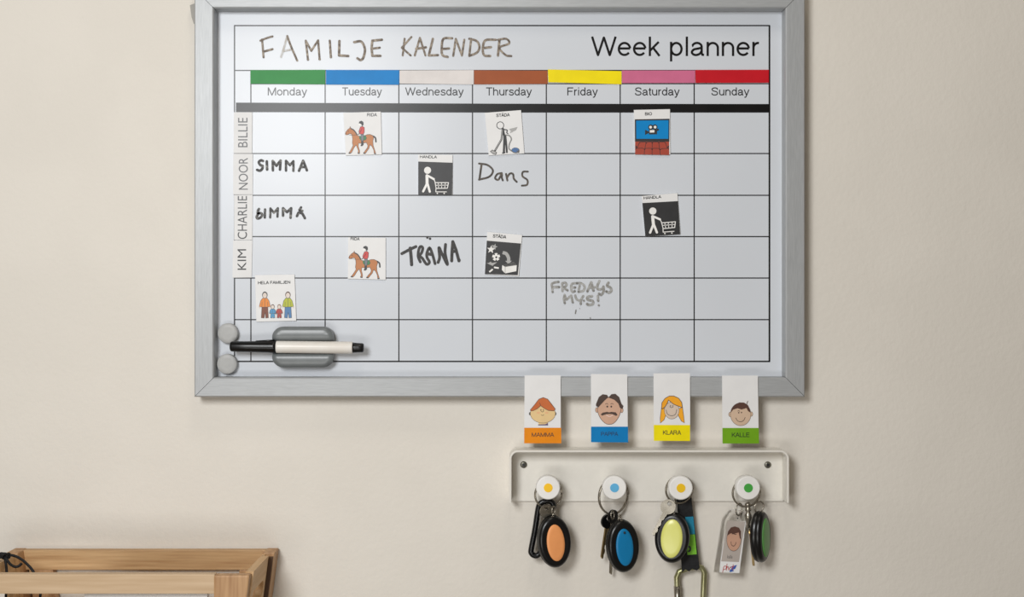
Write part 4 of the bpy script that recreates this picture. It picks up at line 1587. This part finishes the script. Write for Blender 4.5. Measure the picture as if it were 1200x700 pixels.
def end_panel(xo, xi):
    """end board with a stadium-shaped hand hole, leaning inward"""
    y0, y1 = YF + tb + 0.001, YB - 0.0315
    zt, zb = CZ - 0.0008, CZ - CH
    yc, zc, hwid, hr = (y0 + y1) / 2, CZ - 0.030, 0.018, 0.009
    outer, inner = [], []
    N = 48
    for i in range(N):
        t = 2 * PI * i / N
        c_, s_ = math.cos(t), math.sin(t)
        inner.append((yc + (hwid if c_ > 0 else -hwid) * (1 if abs(c_) > 1e-6 else 0) + hr * c_, zc + hr * s_))
        m = max(abs(c_) / ((y1 - y0) / 2), abs(s_))
        # project the ray onto the board's rectangle
        tx = ((y1 - y0) / 2) / abs(c_) if abs(c_) > 1e-6 else 1e9
        tz = ((zt - zc) if s_ > 0 else (zc - zb)) / abs(s_) if abs(s_) > 1e-6 else 1e9
        k = min(tx, tz)
        outer.append((yc + k * c_, zc + k * s_))
    for cy, cz in ((y0, zt), (y1, zt), (y0, zb), (y1, zb)):
        j = min(range(N), key=lambda i: (outer[i][0] - cy) ** 2 + (outer[i][1] - cz) ** 2)
        outer[j] = (cy, cz)
    mb = MB()
    vv = []
    for x in (xo, xi):
        for ring in (outer, inner):
            vv += [(tap(x, z), y, z) for y, z in ring]
    ff = []
    for i in range(N):
        j = (i + 1) % N
        ff += [[i, j, N + j, N + i], [2 * N + i, 3 * N + i, 3 * N + j, 2 * N + j], [i, 2 * N + i, 2 * N + j, j], [N + i, N + j, 3 * N + j, 3 * N + i]]
    mb.add(vv, ff)
    return mb.build('end_panel', M_wy, crate, fix=True)


end_panel(-0.2325, -0.2398)
M_gap_shade = wood('painted_gap_shade', 'z', (74, 48, 22), (92, 62, 30))
ds = plank('gap_shade_strip', M_gap_shade, -0.2335, -0.2292, YB - 0.0252, YB - 0.0236, CZ - CH, CZ - 0.003, bevel=0.0002)  # dark colour paints the shade in the gap beside the back post
ds['label'] = 'dark brown strip painted as the shade between end panel and back post'
end_panel(-0.4830, -0.4757)
plank('groove_strip', M_wy, -0.2398, -0.2368, YB - 0.034, YB - 0.008, CZ - CH, CZ - 0.0008)
plank('groove_strip', M_wy, -0.4787, -0.4757, YB - 0.034, YB - 0.008, CZ - CH, CZ - 0.0008)
plank('bottom_board', M_wx, XL + 0.020, XR - 0.020, YF + tb, YB - tb, CZ - CH + 0.001, CZ - CH + 0.008)
# sheets standing in the crate
for i, (px0, px1, dd, zt) in enumerate(((99, 243, 0.1020, -0.2600), (101, 245, 0.0985, -0.2606))):
    f = (D - dd) / D
    xa, xb = (px0 - 600) / S * f, (px1 - 600) / S * f
    mb = MB()
    mb.box(xa, xb, -dd, -dd + 0.0012, CZ - CH + 0.0085, Z0 + zt, bevel=0.0003)
    tag(mb.build('paper_sheet', M_paper), ('white paper sheet standing in the oak crate, nearest the front rail',
                                           'white paper sheet standing behind another in the oak crate')[i], 'paper', 'papers in the crate')
# black cord tied round the left end of the crate
mb = MB()
C = lambda x, y, d: W(x / 11.667, 640 + y / 11.667, d)
rcord = 0.00125
for pts in ([(60, 150, 0.058), (100, 125, 0.055), (150, 128, 0.054), (220, 145, 0.053), (300, 190, 0.054), (370, 250, 0.055), (430, 315, 0.056), (480, 400, 0.057), (545, 560, 0.058), (548, 720, 0.058), (520, 800, 0.058)],
            [(60, 150, 0.058), (95, 190, 0.060), (140, 250, 0.060), (200, 285, 0.059), (250, 280, 0.058), (300, 240, 0.057)],
            [(58, 150, 0.057), (78, 230, 0.062), (90, 330, 0.062), (96, 480, 0.062), (80, 700, 0.061)],
            [(60, 150, 0.058), (10, 120, 0.057), (-50, 130, 0.056), (-110, 180, 0.056), (-130, 260, 0.057)],
            [(50, 150, 0.060), (0, 160, 0.060), (-50, 200, 0.061), (-90, 260, 0.061)]):
    mb.tube(smooth_path([C(*p) for p in pts], 6), rcord, 10)
kc = C(62, 140, 0.058)
for a, R_ in ((0.0, 0.0026), (0.8, 0.0024), (-0.9, 0.0025)):
    mb.ring(kc + Vector((0.0004 * a, -0.0008 * a, 0.0003)), R_, rcord, rotm(0.5 + a, a * .8, 0.7), 20)
mb.ring(C(115, 135, 0.056), 0.0019, rcord, rotm(1.2, 0.3), 18)
mb.ring(C(15, 130, 0.056), 0.0019, rcord, rotm(1.0, -0.3), 18)
tag(mb.build('black_cord', material('black_braided_cord', (14, 14, 17), 0.7, bump=0.3, bump_scale=1500)), 'black cord tied in a bow at the left end of the oak crate', 'cord')
